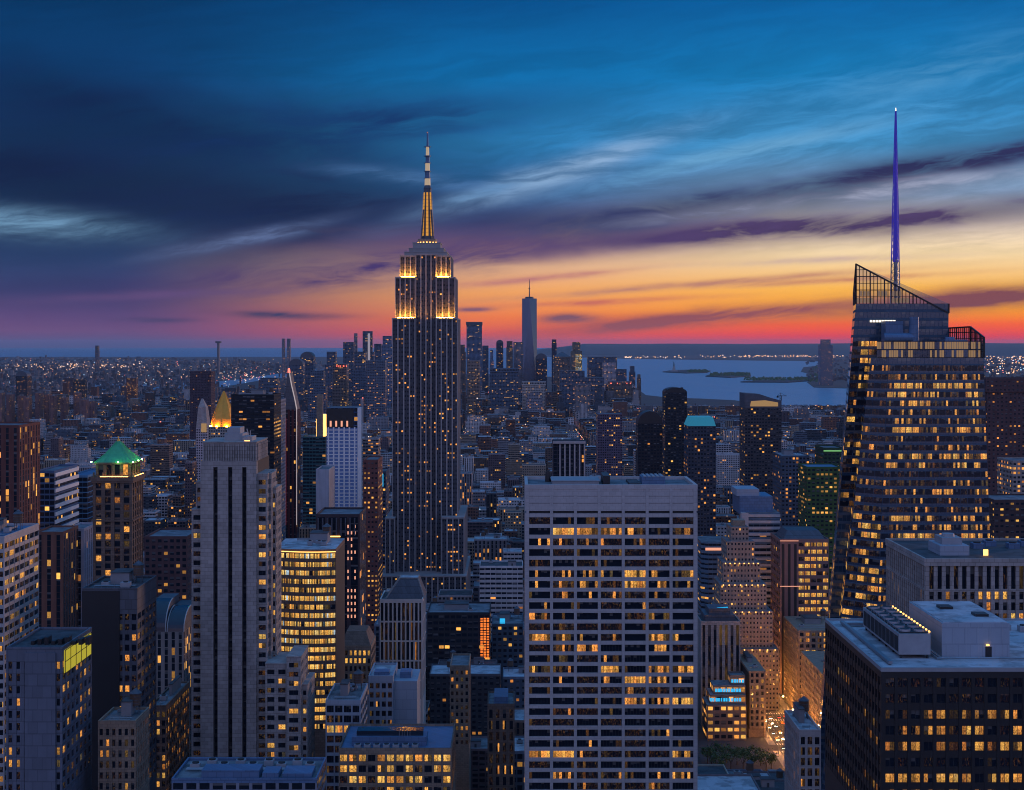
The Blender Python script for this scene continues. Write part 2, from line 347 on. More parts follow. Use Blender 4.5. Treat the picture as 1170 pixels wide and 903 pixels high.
# ------------------------------------------------------------------ mesh building
class MB:
    def __init__(s):
        s.v = []; s.f = []; s.mi = []; s.uv = []; s.seed = []; s.lit = []; s.tint = []; s.win = []
        s.st = dict(seed=0.0, lit=0.0, tint=(.2, .2, .2), win=(.2, .3, .8))
    def face(s, pts, mi=0, uv=None, **kw):
        i = len(s.v); s.v += [tuple(p) for p in pts]; s.f.append(tuple(range(i, i + len(pts)))); s.mi.append(mi)
        s.uv += uv if uv else [(0, 0)] * len(pts)
        a = dict(s.st); a.update(kw)
        s.seed.append(a['seed']); s.lit.append(a['lit']); s.tint.append((*a['tint'][:3], 1)); s.win.append(a['win'])
    def box(s, x0, x1, y0, y1, z0, z1, mi=0, bottom=False):
        s.face([(x0, y0, z0), (x1, y0, z0), (x1, y0, z1), (x0, y0, z1)], mi)
        s.face([(x1, y0, z0), (x1, y1, z0), (x1, y1, z1), (x1, y0, z1)], mi)
        s.face([(x1, y1, z0), (x0, y1, z0), (x0, y1, z1), (x1, y1, z1)], mi)
        s.face([(x0, y1, z0), (x0, y0, z0), (x0, y0, z1), (x0, y1, z1)], mi)
        s.face([(x0, y0, z1), (x1, y0, z1), (x1, y1, z1), (x0, y1, z1)], mi)
        if bottom: s.face([(x0, y1, z0), (x1, y1, z0), (x1, y0, z0), (x0, y0, z0)], mi)
    def obox(s, o, u, n, u0, u1, n0, n1, z0, z1, mi=0):
        def p(a, b, z): return (o[0] + u[0] * a + n[0] * b, o[1] + u[1] * a + n[1] * b, z)
        q = [p(u0, n1, z0), p(u1, n1, z0), p(u1, n0, z0), p(u0, n0, z0)]; r = [(a, b, z1) for a, b, _ in q]
        for i in range(4):
            j = (i + 1) % 4; s.face([q[i], q[j], r[j], r[i]], mi)
        s.face(r, mi); s.face(q[::-1], mi)
    def loft(s, A, B, side=0, top=1, bay=None, flr=3.6, cap=True, vo=None, **kw):
        """walls from ring A up to ring B (same count, anticlockwise from above), with window cells when bay is given"""
        n = len(A)
        for i in range(n):
            j = (i + 1) % n
            a, b, c, e = A[i], A[j], B[j], B[i]
            uv = None
            if bay:
                L = math.dist(a[:2], b[:2]); nb = max(1, round(L / bay)); hh = max(1, round((e[2] - a[2]) / flr))
                o = i * 37
                uv = [(o, 0), (o + nb, 0), (o + nb, hh), (o, hh)]
            s.face([a, b, c, e], side, uv, **kw)
        if cap: s.face(B, top)
    def prism(s, poly, z0, z1, side=0, top=1, **kw):
        s.loft([(x, y, z0) for x, y in poly], [(x, y, z1) for x, y in poly], side, top, **kw)
    def cyl(s, x, y, z0, z1, r0, r1=None, n=12, mi=0, cap=True, arc=None):
        r1 = r0 if r1 is None else r1
        A = [(x + r0 * math.cos(6.2832 * k / n), y + r0 * math.sin(6.2832 * k / n), z0) for k in range(n)]
        B = [(x + r1 * math.cos(6.2832 * k / n), y + r1 * math.sin(6.2832 * k / n), z1) for k in range(n)]
        s.loft(A, B, mi, mi, cap=cap and r1 > 0)
    def bar(s, a, b, r, mi=0, n=4):
        a, b = Vector(a), Vector(b); t = (b - a).normalized()
        k = Vector((0, 0, 1)) if abs(t.z) < .9 else Vector((1, 0, 0))
        p = t.cross(k).normalized(); q = t.cross(p)
        ring = [(p * math.cos(6.2832 * i / n + .785) + q * math.sin(6.2832 * i / n + .785)) * r for i in range(n)]
        for i in range(n):
            j = (i + 1) % n; s.face([a + ring[j], a + ring[i], b + ring[i], b + ring[j]], mi)
        s.face([a + x for x in ring], mi); s.face([b + x for x in ring[::-1]], mi)
    def build(s, name, mats, parent=None, at=None, smooth=False):
        off = world_loc(parent) if parent is not None else Vector((0, 0, 0))
        me = bpy.data.meshes.new(name)
        o0 = Vector(at) if at is not None else off
        me.from_pydata([(x - o0[0], y - o0[1], z - o0[2]) for x, y, z in s.v], [], s.f)
        for mt in (mats if isinstance(mats, (list, tuple)) else [mats]): me.materials.append(M[mt] if isinstance(mt, str) else mt)
        me.polygons.foreach_set('material_index', s.mi)
        ul = me.uv_layers.new(name='UVMap'); ul.data.foreach_set('uv', np.array(s.uv, dtype=np.float32).ravel())
        for nm, typ, dat, fld in (('seed', 'FLOAT', s.seed, 'value'), ('lit', 'FLOAT', s.lit, 'value'), ('tint', 'FLOAT_COLOR', s.tint, 'color'), ('win', 'FLOAT_VECTOR', s.win, 'vector')):
            at_ = me.attributes.new(nm, typ, 'FACE'); at_.data.foreach_set(fld, np.array(dat, dtype=np.float32).ravel())
        if smooth: me.polygons.foreach_set('use_smooth', [True] * len(s.f))
        me.update()
        o = bpy.data.objects.new(name, me); C.objects.link(o)
        o.location = o0 - off
        if parent is not None: o.parent = parent
        return o
def world_loc(o):
    v = Vector((0, 0, 0))
    while o is not None: v += o.location; o = o.parent
    return v
def tag(o, label=None, cat=None, group=None, kind=None):
    if label: o['label'] = label
    if cat: o['category'] = cat
    if group: o['group'] = group
    if kind: o['kind'] = kind
    return o
def thing(name, label, cat, loc, group=None):
    o = bpy.data.objects.new(name, None); C.objects.link(o); o.location = loc; o.empty_display_size = 5
    return tag(o, label, cat, group)
def copy_tree(o, parent=None):
    c = o.copy(); C.objects.link(c)
    if parent is not None: c.parent = parent
    for ch in [k for k in bpy.data.objects if k.parent == o]: copy_tree(ch, c)
    return c

FOOT = []      # footprints taken by the named buildings
CLEAR = []     # what must stay in view: px0, px1, lowest row seen, distance
HEROES = []    # short names to describe neighbours by
def claim(x0, x1, y0, y1, vis, short=None):
    FOOT.append((min(x0, x1), max(x0, x1), y0, y1))
    a, b = PX(x0, y0), PX(x1, y0)
    CLEAR.append((min(a, b), max(a, b), vis, y0))
    if short: HEROES.append((short, min(a, b), max(a, b), y0, vis))

def rect(x0, x1, y0, y1): return [(x0, y0), (x1, y0), (x1, y1), (x0, y1)]

def grid_face(wall, wins, p0, p1, z0, z1, nb, nf, pier, span, recess=.6, lit=.2, panes=1, pat=None, glaze=None, sp_in=.1, wmi=0, smi=0, rowbias=True):
    """real piers and spandrels standing proud of a recessed core; the windows between them go into wins"""
    dx_, dy_ = p1[0] - p0[0], p1[1] - p0[1]; L = math.hypot(dx_, dy_); u = (dx_ / L, dy_ / L); n = (u[1], -u[0])
    bw = L / nb; fh = (z1 - z0) / nf; o = (p0[0], p0[1])
    for i in range(nb + 1):
        a, b = max(.004, i * bw - pier / 2), min(L - .004, i * bw + pier / 2)
        wall.obox(o, u, n, a, b, -recess, 0, z0, z1 - .003, wmi)
    rows = [R.random() ** 1.5 * 2.2 for _ in range(nf)]
    for k in range(nf):
        if span > 0: wall.obox(o, u, n, .006, L - .006, -recess, -sp_in, z0 + k * fh, z0 + k * fh + span, smi)
    if glaze is not None:
        e = .04
        q = [(o[0] + u[0] * a - n[0] * (recess - e), o[1] + u[1] * a - n[1] * (recess - e)) for a in (0, L)]
        glaze.face([(*q[0], z0), (*q[1], z0), (*q[1], z1), (*q[0], z1)], 0, [(0, 0), (nb * panes, 0), (nb * panes, nf), (0, nf)], seed=R.random() * 99)
        return
    for k in range(nf):
        for i in range(nb):
            l = pat(i, k) if pat else None
            if l is None: l = min(1, lit * (rows[k] if rowbias else 1)) if R.random() < .8 else 0
            a, b = i * bw + pier / 2, (i + 1) * bw - pier / 2
            e = recess - .05
            def pt(t, z): return (o[0] + u[0] * t - n[0] * e, o[1] + u[1] * t - n[1] * e, z)
            za, zb = z0 + k * fh + span, z0 + (k + 1) * fh - .003
            wins.append(([pt(a, za), pt(b, za), pt(b, zb), pt(a, zb)], u, n, panes, l))

def window_mesh(mb, w_, bars=True):
    q, u, n, panes, l = w_
    mb.face(q, 0, [(0, .0), (panes, 0), (panes, .999), (0, .999)], seed=R.random() * 90, lit=l)
    if bars:
        a, b, c, e = [Vector(p) for p in q]
        for k in range(0, panes + 1):
            t = k / panes
            x, y = a.lerp(b, t), e.lerp(c, t)
            if k == 0: sh = Vector((u[0], u[1], 0)) * .05
            elif k == panes: sh = Vector((u[0], u[1], 0)) * -.05
            else: sh = Vector((0, 0, 0))
            nv = Vector((n[0], n[1], 0)) * .04
            mb.bar(x + sh + nv, y + sh + nv, .05, 1)
def place_windows(root, wins, bars=True, limit=100, gain=.8, hue=.3):
    def area(w_):
        q = w_[0]; c = sum((Vector(p) for p in q), Vector()) / 4
        if c.y < 1: return 0
        px, py = PX(c.x, c.y), PY(c.z, c.y)
        vis = -10 < px < 1180 and -10 < py < 912
        e1, e2 = Vector(q[1]) - Vector(q[0]), Vector(q[3]) - Vector(q[0])
        nrm = e1.cross(e2); face = -(nrm.dot(Vector((c.x, c.y, c.z - H)))) / c.length
        return max(0, face) / c.y ** 2 * (1 if vis else .01)
    wins = sorted(wins, key=area, reverse=True)
    for w_ in wins[:limit]:
        mb = MB(); mb.st.update(win=(gain * .2, hue, .8)); window_mesh(mb, w_, bars)
        c = sum((Vector(p) for p in w_[0]), Vector()) / 4
        mb.build('window', ['pane', 'mullion'], root, at=c)
    if len(wins) > limit:
        mb = MB(); mb.st.update(win=(gain * .2, hue, .8))
        for w_ in wins[limit:]: window_mesh(mb, w_, False)
        tag(mb.build('window', ['pane', 'mullion'], root), kind='stuff')

def parapet(mb, x0, x1, y0, y1, z, h=1.2, t=.5, mi=0):
    mb.box(x0 - .02, x1 + .02, y0 - .02, y0 + t, z - .5, z + h, mi); mb.box(x0 - .02, x1 + .02, y1 - t, y1 + .02, z - .5, z + h, mi)
    mb.box(x0 - .015, x0 + t, y0 + t + .01, y1 - t - .01, z - .5, z + h - .004, mi); mb.box(x1 - t, x1 + .015, y0 + t + .01, y1 - t - .01, z - .5, z + h - .004, mi)

def rooftop_kit(root, x0, x1, y0, y1, z, n=5, seed=0):
    """bulkhead, air handlers, pipes and a vent on a roof, each its own part"""
    r = random.Random(seed); W, D = x1 - x0, y1 - y0
    b = MB(); bw, bd, bh = W * r.uniform(.25, .4), D * r.uniform(.3, .45), r.uniform(3, 5)
    bx, by = x0 + W * r.uniform(.2, .5), y0 + D * r.uniform(.3, .5)
    b.box(bx, bx + bw, by, by + bd, z, z + bh); b.box(bx - .2, bx + bw + .2, by - .2, by + bd + .2, z + bh, z + bh + .3, 1)
    b.build('bulkhead', ['parapet', 'roof_dark'], root)
    for k in range(n):
        ax, ay = x0 + 2 + r.random() * (W - 7), y0 + 2 + r.random() * (D - 6)
        if bx - 4 < ax < bx + bw + 1 and by - 4 < ay < by + bd + 1: continue
        a = MB(); aw, ad, ah = r.uniform(1.8, 4), r.uniform(1.6, 3), r.uniform(1.2, 2.4)
        a.box(ax, ax + aw, ay, ay + ad, z + .3, z + ah); a.box(ax + .2, ax + aw - .2, ay + .2, ay + ad - .2, z, z + .3)
        a.cyl(ax + aw / 2, ay + ad / 2, z + ah, z + ah + .35, min(aw, ad) * .36, n=10, mi=1)
        a.build('air_handler', ['mech', 'core'], root)
    p = MB()
    for k in range(2):
        yy = y0 + D * r.uniform(.1, .25) + k * .8
        p.bar((x0 + 1.5, yy, z + .5), (x1 - 1.5, yy, z + .5), .18, n=6)
    p.build('roof_pipe', 'steel', root)
    d_ = MB(); dx0 = x0 + W * r.uniform(.1, .2); dy0 = y0 + D * r.uniform(.75, .85)
    d_.box(dx0, dx0 + W * .5, dy0, dy0 + .9, z + .4, z + 1.2, 0, True); d_.box(dx0 + W * .5 - .9, dx0 + W * .5, dy0 - D * .2, dy0 - .004, z + .41, z + 1.19, 0, True)
    for q in range(4): d_.box(dx0 + q * W * .14, dx0 + q * W * .14 + .2, dy0 + .3, dy0 + .5, z, z + .41)
    d_.build('roof_duct', 'steel', root)
    rl = MB(); rl.bar((x0 + .8, y0 + .8, z + 2.1), (x1 - .8, y0 + .8, z + 2.1), .06)
    for q in range(int(W / 2.4)): rl.bar((x0 + .8 + q * 2.4, y0 + .8, z), (x0 + .8 + q * 2.4, y0 + .8, z + 2.1), .05)
    rl.build('railing', 'steel', root)
    if seed % 3 != 1:
        t_ = MB(); tx, ty = x0 + W * r.uniform(.75, .85), y0 + D * r.uniform(.55, .75)
        for a_, b_ in ((-1.2, -1.2), (1.2, -1.2), (1.2, 1.2), (-1.2, 1.2)): t_.bar((tx + a_, ty + b_, z), (tx + a_, ty + b_, z + 3), .15, 1)
        for q in range(4): t_.cyl(tx, ty, z + 3.7 + q * 1.0, z + 3.82 + q * 1.0, 2.06, 2.06, 14, 1)
        t_.cyl(tx, ty, z + 3, z + 7, 2.0, 1.9, 14, 0); t_.cyl(tx, ty, z + 7, z + 8.6, 2.2, .1, 14, 1)
        t_.build('water_tank', ['wood', 'slate'], root)

# ================================================================== THE SETTING
def sheet(name, poly, z, mt, thick=0.0):
    mb = MB(); mb.face([(x, y, z) for x, y in poly], 0)
    if thick:
        n = len(poly)
        for i in range(n):
            a, b = poly[i], poly[(i + 1) % n]
            mb.face([(*a, z - thick), (*b, z - thick), (*b, z), (*a, z)], 0)
    o = mb.build(name, mt); tag(o, kind='structure'); return o

m, t, p = new_mat('harbour_water')
co = t.new('ShaderNodeTexCoord').outputs['Object']
p.inputs['Base Color'].default_value = (.23, .33, .42, 1); p.inputs['Roughness'].default_value = .34
p.inputs['IOR'].default_value = 1.33
x_, y_, z_ = t.sep(co)
nn = t.m('ADD', t.noise(co, .035, 4, .6), t.m('MULTIPLY', t.noise(t.xyz(x_, t.m('MULTIPLY', y_, .35), 0.0), .0022, 4, .6), 6.0))
b = t.new('ShaderNodeBump'); b.inputs['Strength'].default_value = 1.0; b.inputs['Distance'].default_value = 9.0
t.put(b.inputs['Height'], nn); t.l.new(b.outputs[0], p.inputs['Normal'])
M['water'] = m
sheet('water', [(-60000, -3000), (60000, -3000), (60000, 95000), (-60000, 95000)], 0, 'water')

m, t, p = new_mat('city_ground')
co = t.new('ShaderNodeTexCoord').outputs['Object']
n1 = t.noise(co, .004, 6, .65); n2 = t.noise(co, .03, 4, .6)
t.put(p.inputs['Base Color'], t.mix(n2, t.mix(t.smooth(n1, .4, .6), (.035, .04, .045), (.05, .06, .045)), (.06, .06, .065)))
p.inputs['Roughness'].default_value = .95
M['ground'] = m
def G(px, py): Y = GY(py); return (X(px, Y), Y)
GZ = 2.0
mh = [(-6000, -2000), (2600, -2000), (2600, 5900), G(1010, 463), G(940, 466), G(880, 464), G(840, 458), G(800, 456), G(765, 455), G(738, 452), G(722, 440), G(700, 434), G(660, 430),
      G(630, 431), G(560, 428), G(470, 427), G(360, 430), G(310, 433), G(275, 439), G(240, 445), (-3600, 8100), (-9000, 6800)]
sheet('ground', mh, GZ, 'ground', 2.5)
bk = [(-9000, 7900), (-3900, 8900), G(236, 437), G(280, 433), G(330, 425), G(390, 418), G(450, 414), G(520, 411), G(560, 409.5), G(540, 408), (-30000, 29000), (-40000, 15000)]
sheet('far_ground', bk, GZ + .5, 'ground', 3)
nj = [(7000, 8000), (2750, 7900), G(930, 443), G(922, 437), G(940, 431), G(915, 425), G(918, 420), G(955, 416), G(935, 413), G(800, 411.5), G(712, 410), G(660, 408.5), G(600, 407), (24000, 42000), (34000, 42000)]
sheet('far_shore', nj, GZ + .7, 'ground', 3)
# low hills closing the view on the right
mb = MB(); N = 120
r2 = random.Random(3)
def hz(px, k): return (math.sin(px * .011 + k) * .3 + math.sin(px * .037 + 2 * k) * .2 + math.sin(px * .09 + k) * .08)
prev = None
for i in range(N + 1):
    px = 596 + i * 8.0; fade = min(1, i / 9)
    ring = []
    for j, (YY, hh) in enumerate(((33000, 0), (37000, 150), (43000, 262), (52000, 250), (60000, 0))):
        ring.append((X(px, YY), YY, 3 + hh * fade * (1 + .12 * hz(px, j))))
    if prev:
        for j in range(4): mb.face([prev[j], ring[j], ring[j + 1], prev[j + 1]], 0)
    prev = ring
M['hill'] = mat('wooded_hill', (.045, .06, .06), .95, 0, .4, .002)
tag(mb.build('hills', 'hill', smooth=True), kind='structure')
# harbour islands
def island(name, pts, h=3.0):
    o = sheet(name, [G(*q) for q in pts], h, 'ground', h); return o
island('island', [(757, 425.6), (785, 427.0), (808, 426.2), (812, 424.4), (790, 423.2), (766, 424.0)], 7)
island('island', [(806, 430.6), (835, 432.0), (858, 430.4), (857, 428.4), (832, 426.8), (812, 428.4)], 7)
island('pier', [(846, 437.2), (900, 437.6), (936, 435), (936, 432.4), (905, 433.6), (868, 435.4)], 7)

# streets: avenues run away from the viewer, cross streets between the blocks
AV = [-1810, -1530, -1250, -970, -690, -410, -130, 180, 460, 740, 1020, 1300, 1580, 1860]
for i, ax in enumerate(AV):
    sheet('road', rect(ax - 11, ax + 11, 640, 6000), GZ + .04, 'asphalt')
mb = MB()
for y in range(640, 2300, 80):
    mb.box(-900, 900, y - 7, y + 7, GZ - 1, GZ + .03)
tag(mb.build('cross_streets', 'asphalt'), kind='structure')
ax = 180
mb = MB()
for s_ in (-1, 1):
    a, b = (ax + s_ * 11, ax + s_ * 15.5); a, b = min(a, b), max(a, b)
    for y in range(640, 1500, 80): mb.box(a, b, y + 7, y + 73, GZ - .5, GZ + .15)
tag(mb.build('pavement', 'paving'), kind='structure')
mb = MB()
for lx in (-5.5, 0, 5.5):
    for y in range(860, 1400, 9): mb.face([(ax + lx - .08, y, GZ + .05), (ax + lx + .08, y, GZ + .05), (ax + lx + .08, y + 3.5, GZ + .05), (ax + lx - .08, y + 3.5, GZ + .05)])
for yc in range(880, 1400, 80):
    for s_ in (-1, 1):
        for k in range(12):
            xx = ax - 10 + k * 1.7; yy = yc + s_ * 9
            mb.face([(xx, yy - 1.5, GZ + .055), (xx + .6, yy - 1.5, GZ + .055), (xx + .6, yy + 1.5, GZ + .055), (xx, yy + 1.5, GZ + .055)])
tag(mb.build('road_markings', 'paint'), kind='structure')

# ================================================================== LANDMARK: spired stone skyscraper
def spired_tower():
    Y0 = 1290; s = Y0 / F
    def x(px): return (px - CX) * s
    def z(py): return H - (py - HY) * s
    root = thing('art_deco_skyscraper', 'tallest stone art deco skyscraper with gold lit crown and striped antenna', 'skyscraper', (x(486), Y0 + 30, GZ))
    wall = MB(); gl = MB(); gl.st.update(lit=.12, win=(.22, .36, .70), tint=(.07, .072, .085))
    flr = 3.75
    def block(px0, px1, dy, py0, py1, nb, depth=60, sides=True, ruins=.085):
        x0, x1, y0, z0, z1 = x(px0), x(px1), Y0 + dy, (GZ if py0 is None else z(py0)), z(py1)
        wall.box(x0 + .9, x1 - .9, y0 + .9, y0 + depth - .9, z0, z1 - .4, 1)
        nf = max(2, round((z1 - z0) / flr))
        grid_face(wall, [], (x0, y0), (x1, y0), z0, z1, nb, nf, 1.15, .0, .8, panes=2, glaze=gl)
        if sides:
            ns = round(depth / 5.8)
            grid_face(wall, [], (x1, y0), (x1, y0 + depth), z0, z1, ns, nf, 1.15, 0, .8, panes=2, glaze=gl)
            grid_face(wall, [], (x0, y0 + depth), (x0, y0), z0, z1, ns, nf, 1.15, 0, .8, panes=2, glaze=gl)
        wall.box(x0 - .05, x1 + .05, y0 - .05, y0 + depth, z1 - .003, z1 + 1.2)
    block(448, 474.5, 0, None, 365, 4, 70)
    block(498, 523, 0, None, 365, 4, 70)
    block(451, 474.5, 3.5, 365, 318, 4, 62)
    block(498, 520, 3.5, 365, 318, 3, 62)
    block(456, 474.5, 6.5, 318, 293, 3, 54)
    block(498, 515, 6.5, 318, 293, 3, 54)
    block(474.5, 498, 5.0, None, 291.5, 4, 60, False)
    block(505, 531, -12, None, 591, 4, 95); block(441, 452, -10, None, 592, 2, 95)
    block(437, 534, -22, None, 655, 15, 120)
    wall.build('wall', ['limestone_dark', 'core'], root)
    tag(gl.build('window_strip', 'facade', root), kind='stuff')
    z = lambda py: Z(py, Y0 + 33 if py < 279.5 else Y0)
    cap = MB(); yc = Y0 + 33
    for px0, px1, py0, py1, dp in ((461, 510, 293, 287.5, 23), (466, 506, 287.5, 283, 19), (470, 502, 283, 279, 15)):
        cap.box(x(px0), x(px1), yc - dp, yc + dp, z(py0), z(py1)); cap.box(x(px0) - .4, x(px1) + .4, yc - dp - .4, yc + dp + .4, z(py1), z(py1) + .5, 1)
    for k in range(9): cap.bar((x(463 + k * 5.7), yc - 22, z(287.5)), (x(463 + k * 5.7), yc - 22, z(283.5)), .25)
    cap.build('crown', ['limestone_dark', 'steel'], root)
    mb = MB(); cx = x(486)
    mb.cyl(cx, yc, z(279), z(273.5), 9.2, 8.4, 20); mb.cyl(cx, yc, z(273.5), z(216), 5.2, 3.3, 16); mb.cyl(cx, yc, z(216), z(212), 3.6, 2.4, 16)
    for k in range(4):
        a = k * 1.5708 + .785
        for r0, r1, za, zb in ((7.4, 4.6, 276, 240),):
            mb.bar((cx + r0 * math.cos(a), yc + r0 * math.sin(a), z(za)), (cx + r1 * math.cos(a), yc + r1 * math.sin(a), z(zb)), .9)
    mast = mb.build('mast', 'slate', root)
    M['gold_strip'] = glow('gold_mast_light', (1.0, .44, .05), .6)
    for k in range(8):
        a = -1.5708 + k * .7854
        g = MB(); tx, ty = -math.sin(a), math.cos(a)
        for r0, r1, za, zb in ((5.35, 3.45, 270, 220),):
            for q in range(12):
                f0, f1 = q / 12, (q + .92) / 12
                ra, rb = r0 + (r1 - r0) * f0 + .25, r0 + (r1 - r0) * f1 + .25; zz0, zz1 = z(za + (zb - za) * f0), z(za + (zb - za) * f1)
                wv_ = 1.15 * (1 - .35 * f0)
                g.face([(cx + ra * math.cos(a) - tx * wv_, yc + ra * math.sin(a) - ty * wv_, zz0), (cx + ra * math.cos(a) + tx * wv_, yc + ra * math.sin(a) + ty * wv_, zz0),
                        (cx + rb * math.cos(a) + tx * wv_, yc + rb * math.sin(a) + ty * wv_, zz1), (cx + rb * math.cos(a) - tx * wv_, yc + rb * math.sin(a) - ty * wv_, zz1)])
        g.build('mast_light', 'gold_strip', mast)
    an = MB(); segs = [(212, 204, 2.6, 2.4, 1), (204, 196, 2.2, 2.1, 0), (196, 186.5, 2.0, 1.9, 1), (186.5, 178.5, 1.7, 1.6, 0), (178.5, 168, 1.5, 1.3, 1), (168, 152, 1.0, .5, 0)]
    M['antenna_white'] = glow('lit_antenna', (1.0, .74, .45), .38)
    for a, b, r0, r1, mi in segs: an.cyl(cx, yc, z(a), z(b), r0, r1, 10, mi)
    for a in (204, 196, 186.5, 178.5, 168): an.cyl(cx, yc, z(a) - .3, z(a) + .3, 3.0, 3.0, 10, 0)
    ao = an.build('antenna', ['bluegrey', 'antenna_white'], root)
    bl = MB(); bl.cyl(cx, yc, z(152), z(151.2), .5, .2, 8); bl.build('beacon', 'redlamp', ao)
    for px0, px1, py, y in ((454, 473, 365, .5), (499, 518, 365, .5), (458, 473.5, 318, 3.9), (499, 513, 318, 3.9)):
        f = MB(); f.box(x(px0), x(px1), Y0 + y - .3, Y0 + y + .4, z(py) + 1.3, z(py) + 1.6, 0); f.build('floodlight', 'flood', root)
    for k in range(24):
        f = MB(); a = k * .2618; f.box(cx + 11 * math.cos(a) - .5, cx + 11 * math.cos(a) + .5, yc + 11 * math.sin(a) - .5, yc + 11 * math.sin(a) + .5, z(279) + .55, z(279) + 1.1)
        f.build('crown_floodlight', 'flood_dim', root)
    claim(x(437), x(534), Y0 - 22, Y0 + 98, 650, 'the spired stone skyscraper')
spired_tower()

# ================================================================== white gridded slab in the middle
def white_slab():
    Y0 = 540; x0, x1 = X(600, Y0), X(797, Y0); dep = 34; zt = Z(555, Y0); fh = 12.13 * Y0 / F
    root = thing('white_office_slab', 'white stone office slab with seven bays of wide ribbon windows and flat roof', 'office tower', ((x0 + x1) / 2, Y0 + dep / 2, GZ))
    P = """0011100 1985513 2322213 0120110 0011111 1344724 1441833 0213221 1110221 3210341 0011000 7342042 0451141 2311100 4418088 1114852 0001400 0003557 0204020 0000000 0000131 2120102 9830005 0000000 1414235 0110010""".split()
    n = len(P) + 3
    zw = Z(591.3, Y0); zb = zw - n * fh
    wall = MB(); wins = []
    def pat(i, k):
        j = n - 1 - k
        return (max(0, int(P[j][i]) - .4) / 9.5) ** 1.25 if j < len(P) else .1
    grid_face(wall, wins, (x0 + .9, Y0), (x1 - .9, Y0), zb, zw, 7, n, 1.05, 1.32, .8, panes=7, pat=pat, sp_in=.14)
    for s_ in (0, 1):
        a = x0 if s_ == 0 else x1 - .9
        wall.box(a, a + .9, Y0 - .02, Y0 + .9, zb, zw)
    wall.box(x0 + .82, x1 - .82, Y0 + .8, Y0 + dep - .8, zb, zw, 1)
    grid_face(wall, wins, (x1, Y0 + 1), (x1, Y0 + dep), zb, zw, 4, n, 1.05, 1.32, .8, lit=.2, panes=7)
    grid_face(wall, wins, (x0, Y0 + dep), (x0, Y0 + 1), zb, zw, 4, n, 1.05, 1.32, .8, lit=.2, panes=7)
    wall.box(x0, x1, Y0, Y0 + dep, GZ, zb - .004)
    bw = (x1 - x0 - 1.8) / 7
    wall.box(x0, x1, Y0 + .12, Y0 + dep, zw + .004, zw + 1.4)
    wall.box(x0 + .3, x1 - .3, Y0 + .6, Y0 + dep - .3, zw + 1.4, zw + 2.3, 1)
    wall.box(x0, x1, Y0 + .12, Y0 + dep, zw + 2.3, zt - .8)
    for i in range(8):
        c = x0 + .9 + bw * i
        wall.box(max(x0 - .01, c - .52), min(x1 + .01, c + .52), Y0 - .03, Y0 + .5, zw + .01, zt - .9)
    for k in (1, 2): wall.box(x0 + .5, x1 - .5, Y0 + .09, Y0 + .3, zw + 2.3 + k * 2.6, zw + 2.38 + k * 2.6, 1)
    wall.build('wall', ['travertine', 'core'], root)
    ro = MB(); ro.box(x0 + 1.2, x1 - 1.2, Y0 + 1.2, Y0 + dep - 1.2, zt - .9, zt - .75, 0)
    ro.build('roof', ['roof'], root)
    pr = MB(); parapet(pr, x0, x1, Y0, Y0 + dep, zt - .75, 1.1, 1.1); pr.build('parapet', 'travertine', root)
    z0 = zt - .75
    a = MB(); a.box(x0 + 10, x0 + 27, Y0 + 9, Y0 + 24, z0, z0 + 1.5); a.box(x0 + 9.6, x0 + 27.4, Y0 + 8.6, Y0 + 24.4, z0 + 1.5, z0 + 1.8); a.build('mechanical_deck', 'mech', root)
    a = MB(); a.cyl(x0 + 8.8, Y0 + 24, z0, z0 + 3.6, 1.2, 1.0, 10); a.cyl(x0 + 8.8, Y0 + 24, z0 + 3.6, z0 + 4.2, .6, .5, 8); a.build('roof_vent', 'black_metal', root)
    a = MB(); a.box(x0 + 28.5, x0 + 31, Y0 + 10, Y0 + 25, z0, z0 + 3.4); a.build('stair_bulkhead', 'black_metal', root)
    a = MB(); a.box(x0 + 43, x0 + 51.5, Y0 + 14, Y0 + 25, z0, z0 + 2.6)
    for k in range(5): a.box(x0 + 43.6 + k * 1.6, x0 + 44.6 + k * 1.6, Y0 + 13.8, Y0 + 25.2, z0 + 2.6, z0 + 2.9, 1)
    a.build('cooling_unit', ['bluegrey', 'mech'], root)
    a = MB(); a.box(x0 + 38, x0 + 42, Y0 + 8, Y0 + 26, z0, z0 + .8); a.build('roof_hatch', 'roof_dark', root)
    place_windows(root, wins, gain=.85, hue=.26)
    claim(x0, x1, Y0, Y0 + dep, 903, 'the white gridded slab')
white_slab()

